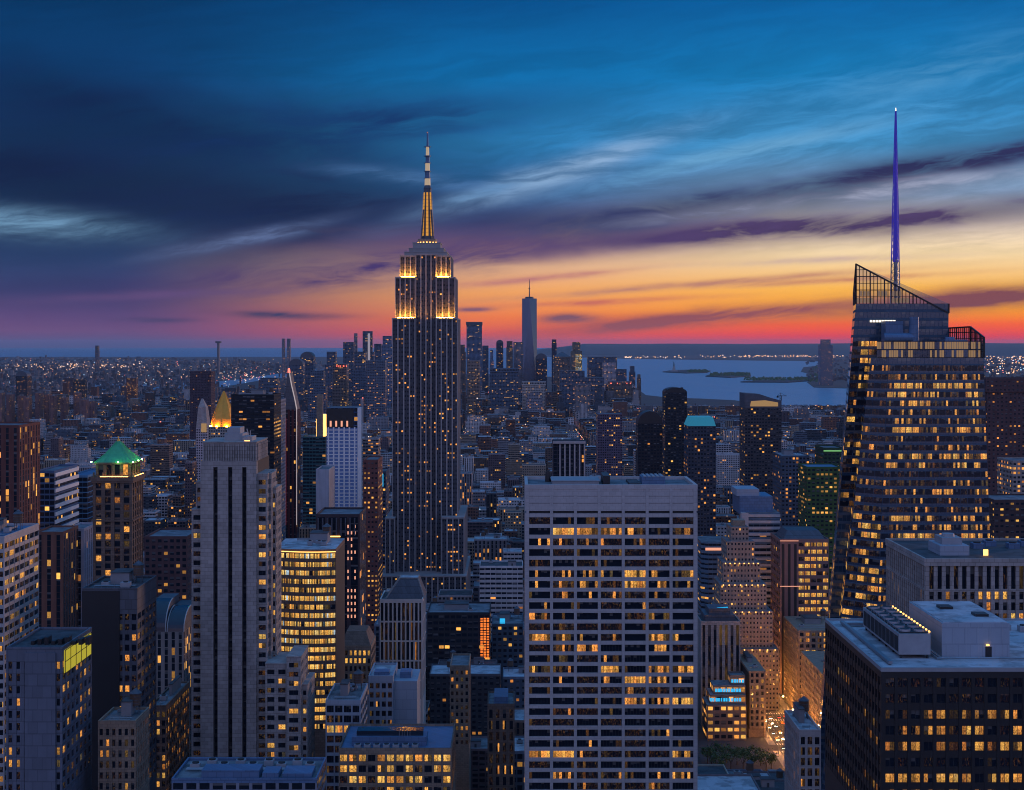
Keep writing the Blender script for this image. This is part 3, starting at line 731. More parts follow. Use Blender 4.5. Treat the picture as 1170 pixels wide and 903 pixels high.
# ================================================================== crystalline glass tower with spire
def crystal_tower():
    Y0 = 700; s = Y0 / F
    def x(px): return (px - CX) * s
    def z(py): return H - (py - HY) * s
    root = thing('crystal_glass_tower', 'faceted glass tower with sloping lattice screen and tall blue spire', 'skyscraper', (x(1045), Y0 + 35, GZ))
    A0 = [(X(926, Y0 + 16), Y0 + 16, GZ), (x(985), Y0 - 6, GZ), (x(1142), Y0 - 6, GZ), (x(1142), Y0 + 45, GZ), (X(926, Y0 + 45), Y0 + 45, GZ)]
    # front mass
    zB = z(409)
    a_, b_ = Vector(A0[0]), Vector(A0[1]); c_ = Vector((x(1017), Y0 + 3, zB)); n_ = (b_ - a_).cross(c_ - a_)
    yB = a_.y - (n_.x * (x(1001) - a_.x) + n_.z * (zB - a_.z)) / n_.y          # keeps the chamfer face flat
    B = [(x(1001), yB, zB), (x(1017), Y0 + 3, zB), (x(1126), Y0 + 3, zB), (x(1126), Y0 + 42, zB), (x(1001) + A0[4][0] - A0[0][0], yB + 29, zB)]
    wall = MB(); wall.st.update(lit=0.0, win=(.04, .30, .98), tint=(.065, .105, .155))
    wall.loft(A0, B, 0, 1, bay=3.0, flr=4.1, cap=True, seed=3.0)
    # rear mass, higher, leaning in towards its sloped top
    zA = Z(347, Y0 + 38)
    q0, q1 = X(924, Y0 + 34), X(978, Y0 + 38); dq = X(924, Y0 + 80) - q0
    C0 = [(q0 + dq * 10 / 46, Y0 + 44, GZ), (q0, Y0 + 34, GZ), (x(1100), Y0 + 34, GZ), (x(1100), Y0 + 80, GZ), (q0 + dq, Y0 + 80, GZ)]
    C1 = [(q1 + dq * 8 / 46, Y0 + 46, zA), (q1, Y0 + 38, zA), (X(1084, Y0 + 38), Y0 + 38, zA), (X(1084, Y0 + 38), Y0 + 76, zA), (q1 + dq * 38 / 46, Y0 + 76, zA)]
    wall.loft(C0, C1, 0, 1, bay=3.0, flr=4.1, seed=5.0)
    wall.build('curtain_wall', ['facade_blue', 'roof_dark'], root)
    wins = []
    def quad_windows(a, b, c, e, nb, fh, ztop, rowlit, zmin=110, colmask=None):
        a, b, c, e = map(Vector, (a, b, c, e)); nrm = (b - a).cross(e - a).normalized() * .12
        zz = ztop; k = 0
        while zz - fh > zmin:
            z1, z0 = zz - .35, zz - fh + 1.25
            def edge(z_, p_, q_): t_ = (z_ - p_.z) / (q_.z - p_.z); return p_.lerp(q_, t_)
            for i in range(nb):
                l0, r0, l1, r1 = edge(z0, a, e), edge(z0, b, c), edge(z1, a, e), edge(z1, b, c)
                u0, u1 = (i + .04) / nb, (i + .96) / nb
                q = [l0.lerp(r0, u0) + nrm, l0.lerp(r0, u1) + nrm, l1.lerp(r1, u1) + nrm, l1.lerp(r1, u0) + nrm]
                L = rowlit(k, i)
                uu = (b - a).normalized()
                wins.append((q, (uu.x, uu.y), (nrm.x / .12, nrm.y / .12), 3, L))
            zz -= fh; k += 1
    fr = [.0, .20, .95, .80, .60, .28, .55, .75, .10, .35, .97, .85, .08, .30, .48, .15, .12, .60, .35, .92, .30, .25, .65, .7, .5, .5, .6, .4]
    def front(k, i): return max(0, min(1, fr[k % len(fr)] * R.uniform(.2, 1.35))) if R.random() > .15 else 0
    def chamf(k, i): return R.choice([0, 0, 0, 0, 0, .3]) if k < 17 else R.choice([0, .3, .6, .9])
    def lft(k, i): return R.choice([0, .6, 1]) * (1 if (i == 1 or R.random() < .4) else .2) if k < 7 else R.choice([0, 0, 0, .3, .7])
    quad_windows(A0[1], A0[2], B[2], B[1], 15, 4.1, zB - 3.2, front)
    quad_windows(A0[0], A0[1], B[1], B[0], 3, 4.1, zB - 3.2, chamf)
    quad_windows(A0[4], A0[0], B[0], B[4], 2, 4.1, zB - 3.2, chamf)
    quad_windows(C0[0], C0[1], C1[1], C1[0], 1, 4.1, zA - 12, lft)
    # the visible front strip of the rear mass, left of the front mass
    a_, b_, c_, e_ = [Vector(v) for v in (C0[1], C0[2], C1[2], C1[1])]
    quad_windows(a_, a_.lerp(b_, .26), e_.lerp(c_, .26), e_, 3, 4.1, zA - 18, lft, zmin=z(600))
    place_windows(root, wins, bars=False)
    # lattice screens above both masses
    def lattice(name, p0, p1, z0, zl, zr, step, hstep, by=0):
        mb = MB(); a, b = Vector((*p0, 0)), Vector((*p1, 0)); L = (b - a).length; n = max(2, round(L / step))
        for i in range(n + 1):
            t_ = i / n; q = a.lerp(b, t_); zt_ = zl + (zr - zl) * t_
            if zt_ > z0 + .3: mb.bar((q.x, q.y, z0), (q.x, q.y, zt_), .22 if i % 4 else .38)
        zz = z0 + hstep; k = 0
        while zz < max(zl, zr):
            if zl == zr: t0, t1 = 0, 1
            else:
                tt = (zz - zl) / (zr - zl); t0, t1 = (0, min(1, tt)) if zl > zr else (max(0, tt), 1)
            if zz <= min(zl, zr): t0, t1 = 0, 1
            q0, q1 = a.lerp(b, t0), a.lerp(b, t1)
            mb.bar((q0.x, q0.y - .1, zz), (q1.x, q1.y - .1, zz), .3 if k % 2 else .2); zz += hstep; k += 1
        mb.bar((a.x, a.y - .1, zl), (b.x, b.y - .1, zr), .5)
        mb.bar((a.x, a.y, z0), (a.x, a.y, zl), .5); mb.bar((b.x, b.y, z0), (b.x, b.y, zr), .5)
        o = mb.build(name, 'black_metal', root)
        g = MB(); g.face([(a.x, a.y + .3, z0), (b.x, b.y + .3, z0), (b.x, b.y + .3, zr), (a.x, a.y + .3, zl)])
        g.build('screen_glass', 'screen', o)
        if by:                                                   # lamps behind the lowest panes of the screen
            lp = MB()
            for i in range(n):
                for k in range(by):
                    if R.random() < .62:
                        a0, a1 = a.lerp(b, (i + .12) / n), a.lerp(b, (i + .88) / n); zz = z0 + k * hstep + .4
                        if zz + hstep < zl + (zr - zl) * (i + 1) / n: lp.face([(a0.x, a0.y + .5, zz), (a1.x, a1.y + .5, zz), (a1.x, a1.y + .5, zz + hstep - .9), (a0.x, a0.y + .5, zz + hstep - .9)])
            lp.build('lit_panel', 'lit_screen', o)
    mm = bpy.data.materials.new('screen_glass'); mm.use_nodes = True; tt_ = NT(mm.node_tree); tt_.n.clear()
    oo = tt_.new('ShaderNodeOutputMaterial'); ms = tt_.new('ShaderNodeMixShader'); tr = tt_.new('ShaderNodeBsdfTransparent'); gg = tt_.new('ShaderNodeBsdfGlossy')
    tr.inputs[0].default_value = (.72, .76, .80, 1); gg.inputs['Roughness'].default_value = .08; ms.inputs[0].default_value = .12
    tt_.l.new(tr.outputs[0], ms.inputs[1]); tt_.l.new(gg.outputs[0], ms.inputs[2]); tt_.l.new(ms.outputs[0], oo.inputs[0]); M['screen'] = mm
    lattice('lattice_screen', (q1, Y0 + 38), (X(1084, Y0 + 38), Y0 + 38), zA, Z(302, Y0 + 38), Z(358, Y0 + 38), 1.75, 3.3, 2)
    lattice('lattice_screen', (q1 + dq * 38 / 46, Y0 + 76), (q1, Y0 + 38), zA, Z(330, Y0 + 38), Z(302, Y0 + 38), 1.75, 3.3)
    lattice('lattice_screen', (X(1084, Y0 + 40), Y0 + 40), (x(1125), Y0 + 22), zB, z(374), z(373), 1.75, 3.0, 2)
    lattice('lattice_screen', (x(1125), Y0 + 22), (x(1126), Y0 + 2), zB, z(373), z(386), 1.75, 3.0)
    # lit glass crown along the front roof edge
    cr = MB()
    for (pa, pb) in (((x(1004), Y0 + 3.6), (x(1126), Y0 + 3.6)),):
        n = 44
        for i in range(n):
            t0, t1 = i / n, (i + .84) / n
            h0 = 7.6
            g0 = (pa[0] + (pb[0] - pa[0]) * t0, pa[1] + (pb[1] - pa[1]) * t0); g1 = (pa[0] + (pb[0] - pa[0]) * t1, pa[1] + (pb[1] - pa[1]) * t1)
            for zz in (0, 3.9):
                cr.face([(*g0, zB + .2 + zz), (*g1, zB + .2 + zz), (*g1, zB + 3.5 + zz), (*g0, zB + 3.5 + zz)], 0 if R.random() < (.75 if zz else .55) else 1)
        for zz in (0, 3.7, 7.6): cr.bar((pa[0], pa[1] - .1, zB + zz + .1), (pb[0], pb[1] - .1, zB + zz + .1), .22, 2)
    cr.build('roof_screen', ['lit_screen', 'screen', 'black_metal'], root)
    # machinery in the notch between the two masses
    a = MB(); a.box(x(1029), x(1050), Y0 + 28, Y0 + 37, zB, z(366)); a.build('plant_room', 'bluegrey', root)
    a = MB(); q0, q1 = Vector((x(1024), Y0 + 24, z(386))), Vector((x(1060), Y0 + 24, z(386))); a.bar(q0, q1, 2.4, 0, 14); a.bar(q1 + Vector((0, 0, -2)), q1 + Vector((0, 0, 10)), 2.3, 0, 12)
    a.build('exhaust_duct', 'bluegrey', root)
    a = MB()
    for i in range(9): a.box(x(1016 + i * 3.5), x(1018.6 + i * 3.5), Y0 + 37.5, Y0 + 37.8, z(367), z(364.5))
    a.build('lit_louvre', 'whitelamp', root)
    a = MB(); a.box(x(1090), x(1116), Y0 + 14, Y0 + 34, zB, z(388)); a.cyl(x(1098), Y0 + 18, z(388), z(385), 2.5, 2.2, 12); a.build('cooling_tower', 'bluegrey', root)
    # spire: three legs tied by rings around a thin core
    sp = MB(); cx, cy = X(1023.5, Y0 + 58), Y0 + 58
    zb_, zt_ = zA, Z(127, Y0 + 58)
    n = 30
    def rr(t_): return 2.5 * (1 - t_) ** .9 + .26
    for k in range(n):
        t0, t1 = k / n, (k + 1) / n; z0, z1 = zb_ + (zt_ - zb_) * t0, zb_ + (zt_ - zb_) * t1
        for j in range(3):
            a0 = 2.094 * j + .5; a1 = 2.094 * (j + 1) + .5
            p0 = (cx + rr(t0) * math.cos(a0), cy + rr(t0) * math.sin(a0), z0); p1 = (cx + rr(t1) * math.cos(a0), cy + rr(t1) * math.sin(a0), z1)
            p2 = (cx + rr(t1) * math.cos(a1), cy + rr(t1) * math.sin(a1), z1)
            mi = 0 if t0 > .22 else 1
            sp.bar(p0, p1, .34 if t0 < .6 else .26, mi); sp.bar(p0, p2, .16, mi); sp.bar(p1, p2, .16, mi)
    sp.cyl(cx, cy, zb_ + 2, zb_ + (zt_ - zb_) * .22, 1.0, 1.0, 10, 1)
    sp.cyl(cx, cy, zb_ + (zt_ - zb_) * .22, zt_, 1.5, .18, 10, 0)
    so_ = sp.build('spire', ['blue_spire', 'steel'], root)
    a = MB(); a.cyl(cx, cy, zt_, zt_ + 1.6, .35, .2, 8); a.build('beacon', 'whitelamp', so_)
    claim(x(934), x(1142), Y0 - 6, Y0 + 80, 700, 'the faceted glass tower')
crystal_tower()

# ================================================================== dark office block with a big roof, bottom right
def dark_block():
    Y0 = 368; x0 = X(1007, Y0); x1 = x0 + 66; dep = 66; zt = Z(763, Y0); fh = 18.2 * Y0 / F
    root = thing('dark_office_block', 'black clad office block with rows of orange windows and broad pale roof', 'office building', ((x0 + x1) / 2, Y0 + dep / 2, GZ))
    wall = MB(); wins = []
    zw = zt - 2.6; n = 10; zb = zw - n * fh
    P = [0, .0, .75, .85, .7, .12, .95, .45, .6, .3]
    def pat(i, k):
        l = P[n - 1 - k]; return max(0, min(1, l * R.uniform(.5, 1.3))) if R.random() < .88 else .05
    PL = [0, .1, .30, .12, .22, .25, .10, .30, .2, .2]
    runs = {}
    def patl(i, k):
        j = n - 1 - k; key = (j, i // 5)
        if key not in runs: runs[key] = 1.0 if R.random() < PL[j] * 1.1 else 0
        return runs[key] * R.uniform(.3, 1)
    grid_face(wall, wins, (x0 + .6, Y0), (x1, Y0), zb, zw, 21, n, .85, 1.75, .45, panes=2, pat=pat, sp_in=.12)
    grid_face(wall, wins, (x0, Y0 + dep), (x0, Y0 + .6), zb, zw, 21, n, .85, 1.75, .45, panes=2, pat=patl, sp_in=.12)
    wall.box(x0 - .01, x0 + .6, Y0 - .01, Y0 + .6, zb, zw)
    wall.box(x0 + .47, x1, Y0 + .47, Y0 + dep, zb, zw, 1)
    wall.box(x0, x1, Y0, Y0 + dep, GZ, zb - .004)
    wall.box(x0, x1, Y0, Y0 + dep, zw + .004, zt - .6)
    wall.build('wall', ['black_metal', 'core'], root)
    ro = MB(); ro.box(x0 + .6, x1 - .6, Y0 + .6, Y0 + dep - .6, zt - .6, zt - .5); ro.build('roof', 'roof_pale', root)
    pr = MB(); parapet(pr, x0, x1, Y0, Y0 + dep, zt - .5, .5, .6); pr.build('parapet', 'mech', root)
    z0 = zt - .5
    # row of cooling fans in a long louvred housing
    ax0, ax1, ay0, ay1 = x0 + 2.5, x0 + 10.5, Y0 + 15, Y0 + 55
    ax0, ax1 = X(1026, Y0 + 14), X(1062, Y0 + 14)
    ay0, ay1 = Y0 + 13, Y0 + 52
    fo = MB(); fo.box(ax0, ax1, ay0, ay1, z0 + 1.0, z0 + 6.2, 0)
    for k in range(9): fo.box(ax0 - .1, ax0 + .1, ay0 + 1 + k * 4.2, ay0 + 4.4 + k * 4.2, z0 + 1.6, z0 + 5.4, 1)
    for k in range(6):
        for ex in (ax0 + .6, ax1 - .6): fo.box(ex - .2, ex + .2, ay0 + .4 + k * 7.4, ay0 + .9 + k * 7.4, z0, z0 + 1.0, 1)
    fo_ = fo.build('fan_housing', ['mech', 'core'], root)
    for k in range(7):
        g = MB(); yy = ay0 + 3 + k * 5.4
        g.box(ax0 + .5, ax1 - .5, yy - 2.3, yy + 2.3, z0 + 6.2, z0 + 6.5, 1)
        for cxx in (ax0 + 2.2, ax1 - 2.2): g.cyl(cxx, yy, z0 + 6.5, z0 + 7.0, 1.6, 1.5, 14, 0); g.cyl(cxx, yy, z0 + 7.001, z0 + 7.02, 1.3, 1.3, 12, 1)
        g.build('cooling_fan', ['steel', 'core'], fo_)
    rl = MB()
    for k in range(14): rl.box(ax1 - .15, ax1 + .2, ay0 + 1 + k * 2.8, ay0 + 1.7 + k * 2.8, z0 + 6.4, z0 + 6.75)
    rl.build('edge_lamp', 'amber', fo_)
    rl = MB(); rl.bar((ax0, ay0, z0 + 7.4), (ax0, ay1, z0 + 7.4), .08)
    for k in range(14): rl.bar((ax0, ay0 + .2 + k * 2.9, z0 + 6.2), (ax0, ay0 + .2 + k * 2.9, z0 + 7.4), .06)
    rl.build('railing', 'steel', fo_)
    # pale penthouse
    bx0, bx1, by0, by1 = X(1075, Y0 + 16), X(1152, Y0 + 16), Y0 + 15, Y0 + 47
    pe = MB(); pe.box(bx0, bx1, by0, by1, z0, z0 + 8.6); pe.box(bx0 + .5, bx1 - .5, by0 + .5, by1 - .5, z0 + 8.6, z0 + 8.75, 1)
    for k in range(5): pe.box(bx0 + 3 + k * 3.1, bx0 + 3.05 + k * 3.1, by0 - .03, by0, z0 + .3, z0 + 8.3, 1)
    pe_ = pe.build('penthouse', ['bluegrey_pale', 'roof_pale'], root)
    g = MB(); g.box(bx0 + 11, bx0 + 12.6, by0 - .1, by0, z0, z0 + 2.6); g.build('door', 'black_metal', pe_)
    g = MB(); g.box(bx0 + 11.2, bx0 + 11.9, by0 - .5, by0 - .1, z0 + 2.9, z0 + 3.2); g.build('wall_lamp', 'amber', pe_)
    for hx, hy in ((5, 19), (11, 8)):
        g = MB(); g.box(bx0 + hx, bx0 + hx + 3.4, by0 + hy, by0 + hy + 4, z0 + 8.75, z0 + 9.4); g.build('roof_hatch', 'black_metal', pe_)
    g = MB()
    for k in range(2): g.bar((ax1 + 1.2 + k * .8, ay0 - 2, z0 + .5), (ax1 + 1.2 + k * .8, ay1, z0 + .5), .2, 0, 6)
    g.bar((ax1 + 1, ay0 - 2, z0 + .5), (x1 - 3, ay0 - 2, z0 + .5), .2, 0, 6)
    g.build('roof_pipe', 'steel', root)
    g = MB(); g.box(x0 + 3, x0 + 4, Y0 + 5, Y0 + 60, z0 + .3, z0 + 1.0, 0, True); g.box(x0 + 4.004, x0 + 12, Y0 + 56, Y0 + 57, z0 + .3, z0 + 1.0, 0, True); g.build('roof_duct', 'steel', root)
    for k in range(4):
        g = MB(); gx, gy = x1 - 20 + k * 4, Y0 + 50 - k * 2; g.box(gx, gx + 2.2, gy, gy + 2.6, z0, z0 + 1.6); g.cyl(gx + 1.1, gy + 1.3, z0 + 1.6, z0 + 1.9, .8, n=10, mi=1); g.build('air_handler', ['mech', 'core'], root)
    place_windows(root, wins, gain=.55, hue=.16)
    claim(x0, x1, Y0, Y0 + dep, 903, 'the black clad block')
dark_block()

# ================================================================== pillared block behind it
def pillared_block():
    Y0 = 480; x0 = X(1057, Y0); x1 = x0 + 58; dep = 50; zt = Z(641, Y0)
    root = thing('pillared_office_block', 'grey stone block with tall dark slots between pillars below its cornice', 'office building', ((x0 + x1) / 2, Y0 + dep / 2, GZ))
    wall = MB(); wins = []
    z1 = zt - 1.6; z2 = z1 - 7.4; n = 12; zb = z2 - .8 - n * 3.5
    LIT = [.65, .35, .45, .3, .3, .3, .3, .3, .3, .3, .3, .3]
    for a, b, nb in (((x0 + .8, Y0), (x1, Y0), 22), ((x0, Y0 + dep), (x0, Y0 + .8), 19)):
        front = a[1] == b[1]
        grid_face(wall, wins, a, b, z2, z1, nb, 1, 1.15, .0, .9, lit=0, panes=1, pat=lambda i, k: 0)
        grid_face(wall, wins, a, b, zb, z2 - .8, nb, n, 1.15, 1.0, .9, panes=1, pat=lambda i, k: (1 if R.random() < LIT[n - 1 - k] * (1 if front else .35) else 0) * R.uniform(.6, 1), sp_in=.5)
        dx_, dy_ = b[0] - a[0], b[1] - a[1]; L = math.hypot(dx_, dy_); u = (dx_ / L, dy_ / L); nn_ = (u[1], -u[0])
        wall.obox(a, u, nn_, 0.01, L - .01, -.9, .06, z2 - .8, z2 - .01, 0)
    wall.box(x0 - .02, x0 + .8, Y0 - .02, Y0 + .8, zb, z1)
    wall.box(x0 + .92, x1, Y0 + .92, Y0 + dep, zb, z1, 1); wall.box(x0, x1, Y0, Y0 + dep, GZ, zb - .004)
    wall.box(x0 - .3, x1, Y0 - .3, Y0 + dep, z1 + .004, zt)
    wall.build('wall', ['limestone', 'core'], root)
    ro = MB(); ro.box(x0 + .7, x1 - .7, Y0 + .7, Y0 + dep - .7, zt - .2, zt + .02); ro.build('roof', 'roof_dark', root)
    pr = MB(); parapet(pr, x0 - .3, x1, Y0 - .3, Y0 + dep, zt, .8, .7); pr.build('parapet', 'limestone', root)
    g = MB(); gx = X(1082, Y0 + 20); g.box(gx - 4.5, gx + 5, Y0 + 12, Y0 + 26, zt, zt + 3.2); g.box(gx - 3, gx + 3.5, Y0 + 15, Y0 + 24, zt + 3.2, zt + 5.4, 1); g.cyl(gx, Y0 + 19, zt + 5.4, zt + 6.4, 2.2, 2.0, 14, 1)
    g.build('bulkhead', ['bluegrey_pale', 'mech'], root)
    g = MB(); g.box(gx + 9, gx + 10.5, Y0 + 10, Y0 + 10.4, zt + .3, zt + 2.2); g.build('roof_lamp', 'amber', root)
    for k in range(6):
        g = MB(); ax_ = x0 + 12 + k * 6; g.box(ax_, ax_ + 3.6, Y0 + 28 + (k % 2) * 6, Y0 + 32 + (k % 2) * 6, zt, zt + 1.8); g.cyl(ax_ + 1.8, Y0 + 30 + (k % 2) * 6, zt + 1.8, zt + 2.2, 1.3, n=12, mi=1); g.build('air_handler', ['bluegrey', 'core'], root)
    place_windows(root, wins)
    claim(x0, x1, Y0, Y0 + dep, 720, 'the pillared grey block')
pillared_block()

# ================================================================== slender stone tower with dark slots, left
def slot_tower():
    Y0 = 600; s = Y0 / F
    def x(px): return (px - CX) * s
    def z(py): return H - (py - HY) * s
    root = thing('slotted_stone_tower', 'slender pale stone tower with three dark vertical slots and stepped sides', 'skyscraper', (x(265), Y0 + 18, GZ))
    wall = MB(); wins = []
    # centre shaft: four broad piers with slots between
    zc, zs = z(527), z(534)
    edges = [(229, 243.6), (248.6, 260.4), (265.4, 276.5), (281.6, 293)]
    for a, b in edges: wall.box(x(a), x(b), Y0, Y0 + 3, GZ, zs)
    wall.box(x(229), x(293), Y0 + .05, Y0 + 3, zs + .004, zc)
    wall.box(x(229) + .1, x(293) - .1, Y0 + 2.6, Y0 + 32, GZ, zc - .01, 1)
    sl = MB(); sl.st.update(lit=.06, win=(.1, .35, .9), tint=(.03, .03, .035))
    for a, b in ((243.6, 248.6), (260.4, 265.4), (276.5, 281.6)):
        q = Y0 + 2.3; nf = round((zs - GZ) / 3.6)
        sl.face([(x(a), q, GZ), (x(b), q, GZ), (x(b), q, zs), (x(a), q, zs)], 0, [(0, 0), (1, 0), (1, nf), (0, nf)], seed=a)
    tag(sl.build('window_strip', 'facade', root), kind='stuff')
    # fluted crown
    zk = z(505)
    wall.box(x(231), x(292), Y0 + 1.5, Y0 + 28, zc, zk - .4, 0)
    for k in range(22):
        c = 231.6 + k * 2.85
        wall.box(x(c), x(c + 1.3), Y0 + .9, Y0 + 1.6, zc, zk - .8 - (k % 2) * .8)
    wall.box(x(231) - .3, x(292) + .3, Y0 + 1.1, Y0 + 28.3, zk - .4, zk)
    for k in range(9): wall.box(x(292) + .0, x(292) + .5, Y0 + 3 + k * 2.8, Y0 + 4.3 + k * 2.8, zc, zk - .9)
    # the wings: stepped shoulders with paired windows
    def wing(px0, px1, dy, pyt, nb, panes=2, lit=.22, depth=22, side=0):
        x0, x1, y0 = x(px0), x(px1), Y0 + dy; zt = z(pyt); n = int((zt - 2 - z(905)) / 3.62); zb = zt - 2 - n * 3.62
        grid_face(wall, wins, (x0, y0), (x1, y0), zb, zt - 2, nb, n, (x1 - x0) / nb * .34, 1.7, .45, lit=lit, panes=panes, sp_in=.05, pat=lambda i, k: (R.uniform(.5, 1) if R.random() < lit else 0))
        wall.box(x0 + .46, x1 - .46, y0 + .46, y0 + depth, zb, zt - 2, 1); wall.box(x0, x1, y0, y0 + depth, GZ, zb - .004); wall.box(x0, x1, y0, y0 + depth, zt - 1.997, zt)
        ns = max(2, round(depth / 3.4))
        if side >= 0: grid_face(wall, wins, (x1, y0 + .02), (x1, y0 + depth), zb, zt - 2, ns, n, 1.7, 1.7, .45, lit=.05, panes=1, sp_in=.05, pat=lambda i, k: (.8 if R.random() < .06 else 0))
        wall.box(x0 - .15, x1 + .15, y0 - .15, y0 + depth, zt, zt + .5)
    wing(217, 229.4, 3, 584, 1, side=-1); wing(221, 229.4, 5, 553, 1, side=-1)
    wing(292.6, 305, 1.5, 543, 1); wing(305, 308, 5, 543, 1, 1, depth=12)
    wing(293, 311.5, 9, 561, 3, depth=14)
    wing(305, 330, -4, 757, 2, lit=.18); wing(330, 346, -6, 748, 1, lit=.2); wing(346, 352, -2, 782, 1, 1)
    wall.box(x(226), x(299), Y0 + 14, Y0 + 40, GZ, z(560), 0)
    wall.build('wall', ['limestone', 'core'], root)
    g = MB(); g.box(x(252), x(273), Y0 + 8, Y0 + 20, zk, z(497)); g.box(x(255), x(270), Y0 + 8.5, Y0 + 18, z(497), z(490)); g.build('bulkhead', 'mech', root)
    g = MB(); g.box(x(274), x(285), Y0 + 6, Y0 + 16, zk, z(500)); g.bar((x(283), Y0 + 6, zk), (x(279), Y0 + 6, z(491)), .25); g.bar((x(283), Y0 + 6, zk), (x(283), Y0 + 6, z(493)), .2); g.build('roof_plant', 'mech', root)
    g = MB(); g.box(x(278), x(284), Y0 + 2.6, Y0 + 3, zk + .1, zk + .45); g.build('crown_lamp', 'amber', root)
    place_windows(root, wins, bars=True)
    claim(x(217), x(352), Y0 - 6, Y0 + 40, 872, 'the slotted stone tower')
slot_tower()

# ================================================================== brown tower with a green pyramid roof
def pyramid_tower():
    Y0 = 780; s = Y0 / F
    def x(px): return (px - CX) * s
    def z(py): return H - (py - HY) * s
    root = thing('pyramid_roof_tower', 'brown stone tower with green copper pyramid roof and arched lantern storey', 'skyscraper', (x(133), Y0 + 12, GZ))
    wall = MB(); wins = []
    x0, x1 = x(106), x(151); dep = 24; n = 30
    zt = z(552)
    def storey(x0, x1, y0, d_, zb, zt, nb, nf, pier, span, lit, panes=1, nsd=5):
        grid_face(wall, wins, (x0 + .5, y0), (x1 - .5, y0), zb, zt, nb, nf, pier, span, .6, lit=lit, panes=panes, sp_in=.3)
        grid_face(wall, wins, (x1, y0 + .5), (x1, y0 + d_ - .5), zb, zt, nsd, nf, pier, span, .6, lit=lit * .7, panes=panes, sp_in=.3)
        for cx_ in (x0, x1 - .5): wall.box(cx_ - .02, cx_ + .52, y0 - .02, y0 + .5, zb, zt)
        wall.box(x0 + .62, x1 - .62, y0 + .62, y0 + d_ - .6, zb, zt, 1); wall.box(x0, x0 + .6, y0 + .52, y0 + d_, zb, zt)
        wall.box(x0 - .5, x1 + .5, y0 - .5, y0 + d_ + .5, zt + .002, zt + 1.0)
    storey(x0, x1, Y0, dep, z(660), zt, 4, 13, 1.9, .9, .20, 1, 5)
    wall.box(x0, x1, Y0, Y0 + dep, GZ, z(660) - .01)
    wall.box(x0 - .6, x1 + .6, Y0 - .6, Y0 + dep + .6, z(596), z(594))
    wall.box(x0 - .9, x1 + .9, Y0 - .9, Y0 + dep + .9, zt + 1.0, z(545))
    storey(x0 + 1.2, x1 - 1.2, Y0 + 1.2, dep - 2.4, z(545), z(531), 4, 1, 1.6, .9, .35, 1, 4)
    for k in range(5):
        for yy in (Y0 + .2,): wall.box(x0 + k * 4.9, x0 + k * 4.9 + .7, yy, yy + .7, z(545), z(540))
    wall.build('wall', ['brown_stone', 'core'], root)
    r_ = MB(); zb = z(531) + 1.0; cx, cy = (x0 + x1) / 2, Y0 + dep / 2
    A = [(x0 + .8, Y0 + .8, zb), (x1 - .8, Y0 + .8, zb), (x1 - .8, Y0 + dep - .8, zb), (x0 + .8, Y0 + dep - .8, zb)]
    T = [(cx - .7, cy - .7, z(506)), (cx + .7, cy - .7, z(506)), (cx + .7, cy + .7, z(506)), (cx - .7, cy + .7, z(506))]
    B = [((a[0] * .52 + b[0] * .48), (a[1] * .52 + b[1] * .48), zb + (z(506) - zb) * .40) for a, b in zip(A, T)]
    r_.loft(A, B, 0, 0, cap=False); r_.loft(B, T, 0, 0)
    for a, b, c in zip(A, B, T): r_.bar(a, b, .35, 0); r_.bar(b, c, .3, 0)
    for i in range(4):
        A1, A2, T1, T2 = Vector(A[i]), Vector(A[(i + 1) % 4]), Vector(T[i]), Vector(T[(i + 1) % 4]); B1, B2 = Vector(B[i]), Vector(B[(i + 1) % 4])
        for k in range(1, 9): f_ = k / 9; r_.bar(A1.lerp(A2, f_), B1.lerp(B2, f_), .14, 0); r_.bar(B1.lerp(B2, f_), T1.lerp(T2, f_), .12, 0)
    rf = r_.build('roof', 'copper', root)
    g = MB(); g.cyl(cx, cy, z(506), z(503.4), .9, .5, 10); g.cyl(cx, cy, z(503.4), z(501), .3, .1, 8); g.build('finial', 'gold', rf)
    for q in ((x0 - .6, Y0 - .6), (x1 + .6, Y0 - .6), (cx + 3, Y0 - .8), (x1 + .9, cy - 3), (x1 + .9, cy + 5)):
        g = MB(); g.box(q[0] - .3, q[0] + .3, q[1] - .3, q[1] + .3, zb + .25, zb + .6); g.build('floodlight', 'flood_green', root)
    g = MB(); g.box(x0 + 4, x1 - 2, Y0 - .7, Y0 - .4, z(545) + .05, z(545) + .2); g.box(x1 + .5, x1 + .8, Y0 + 3, Y0 + dep - 3, z(545) + .05, z(545) + .2); g.build('ledge_lamp', 'flood_dim', root)
    place_windows(root, wins, bars=False)
    claim(x0, x1, Y0, Y0 + dep, 668, 'the green pyramid tower')
pyramid_tower()

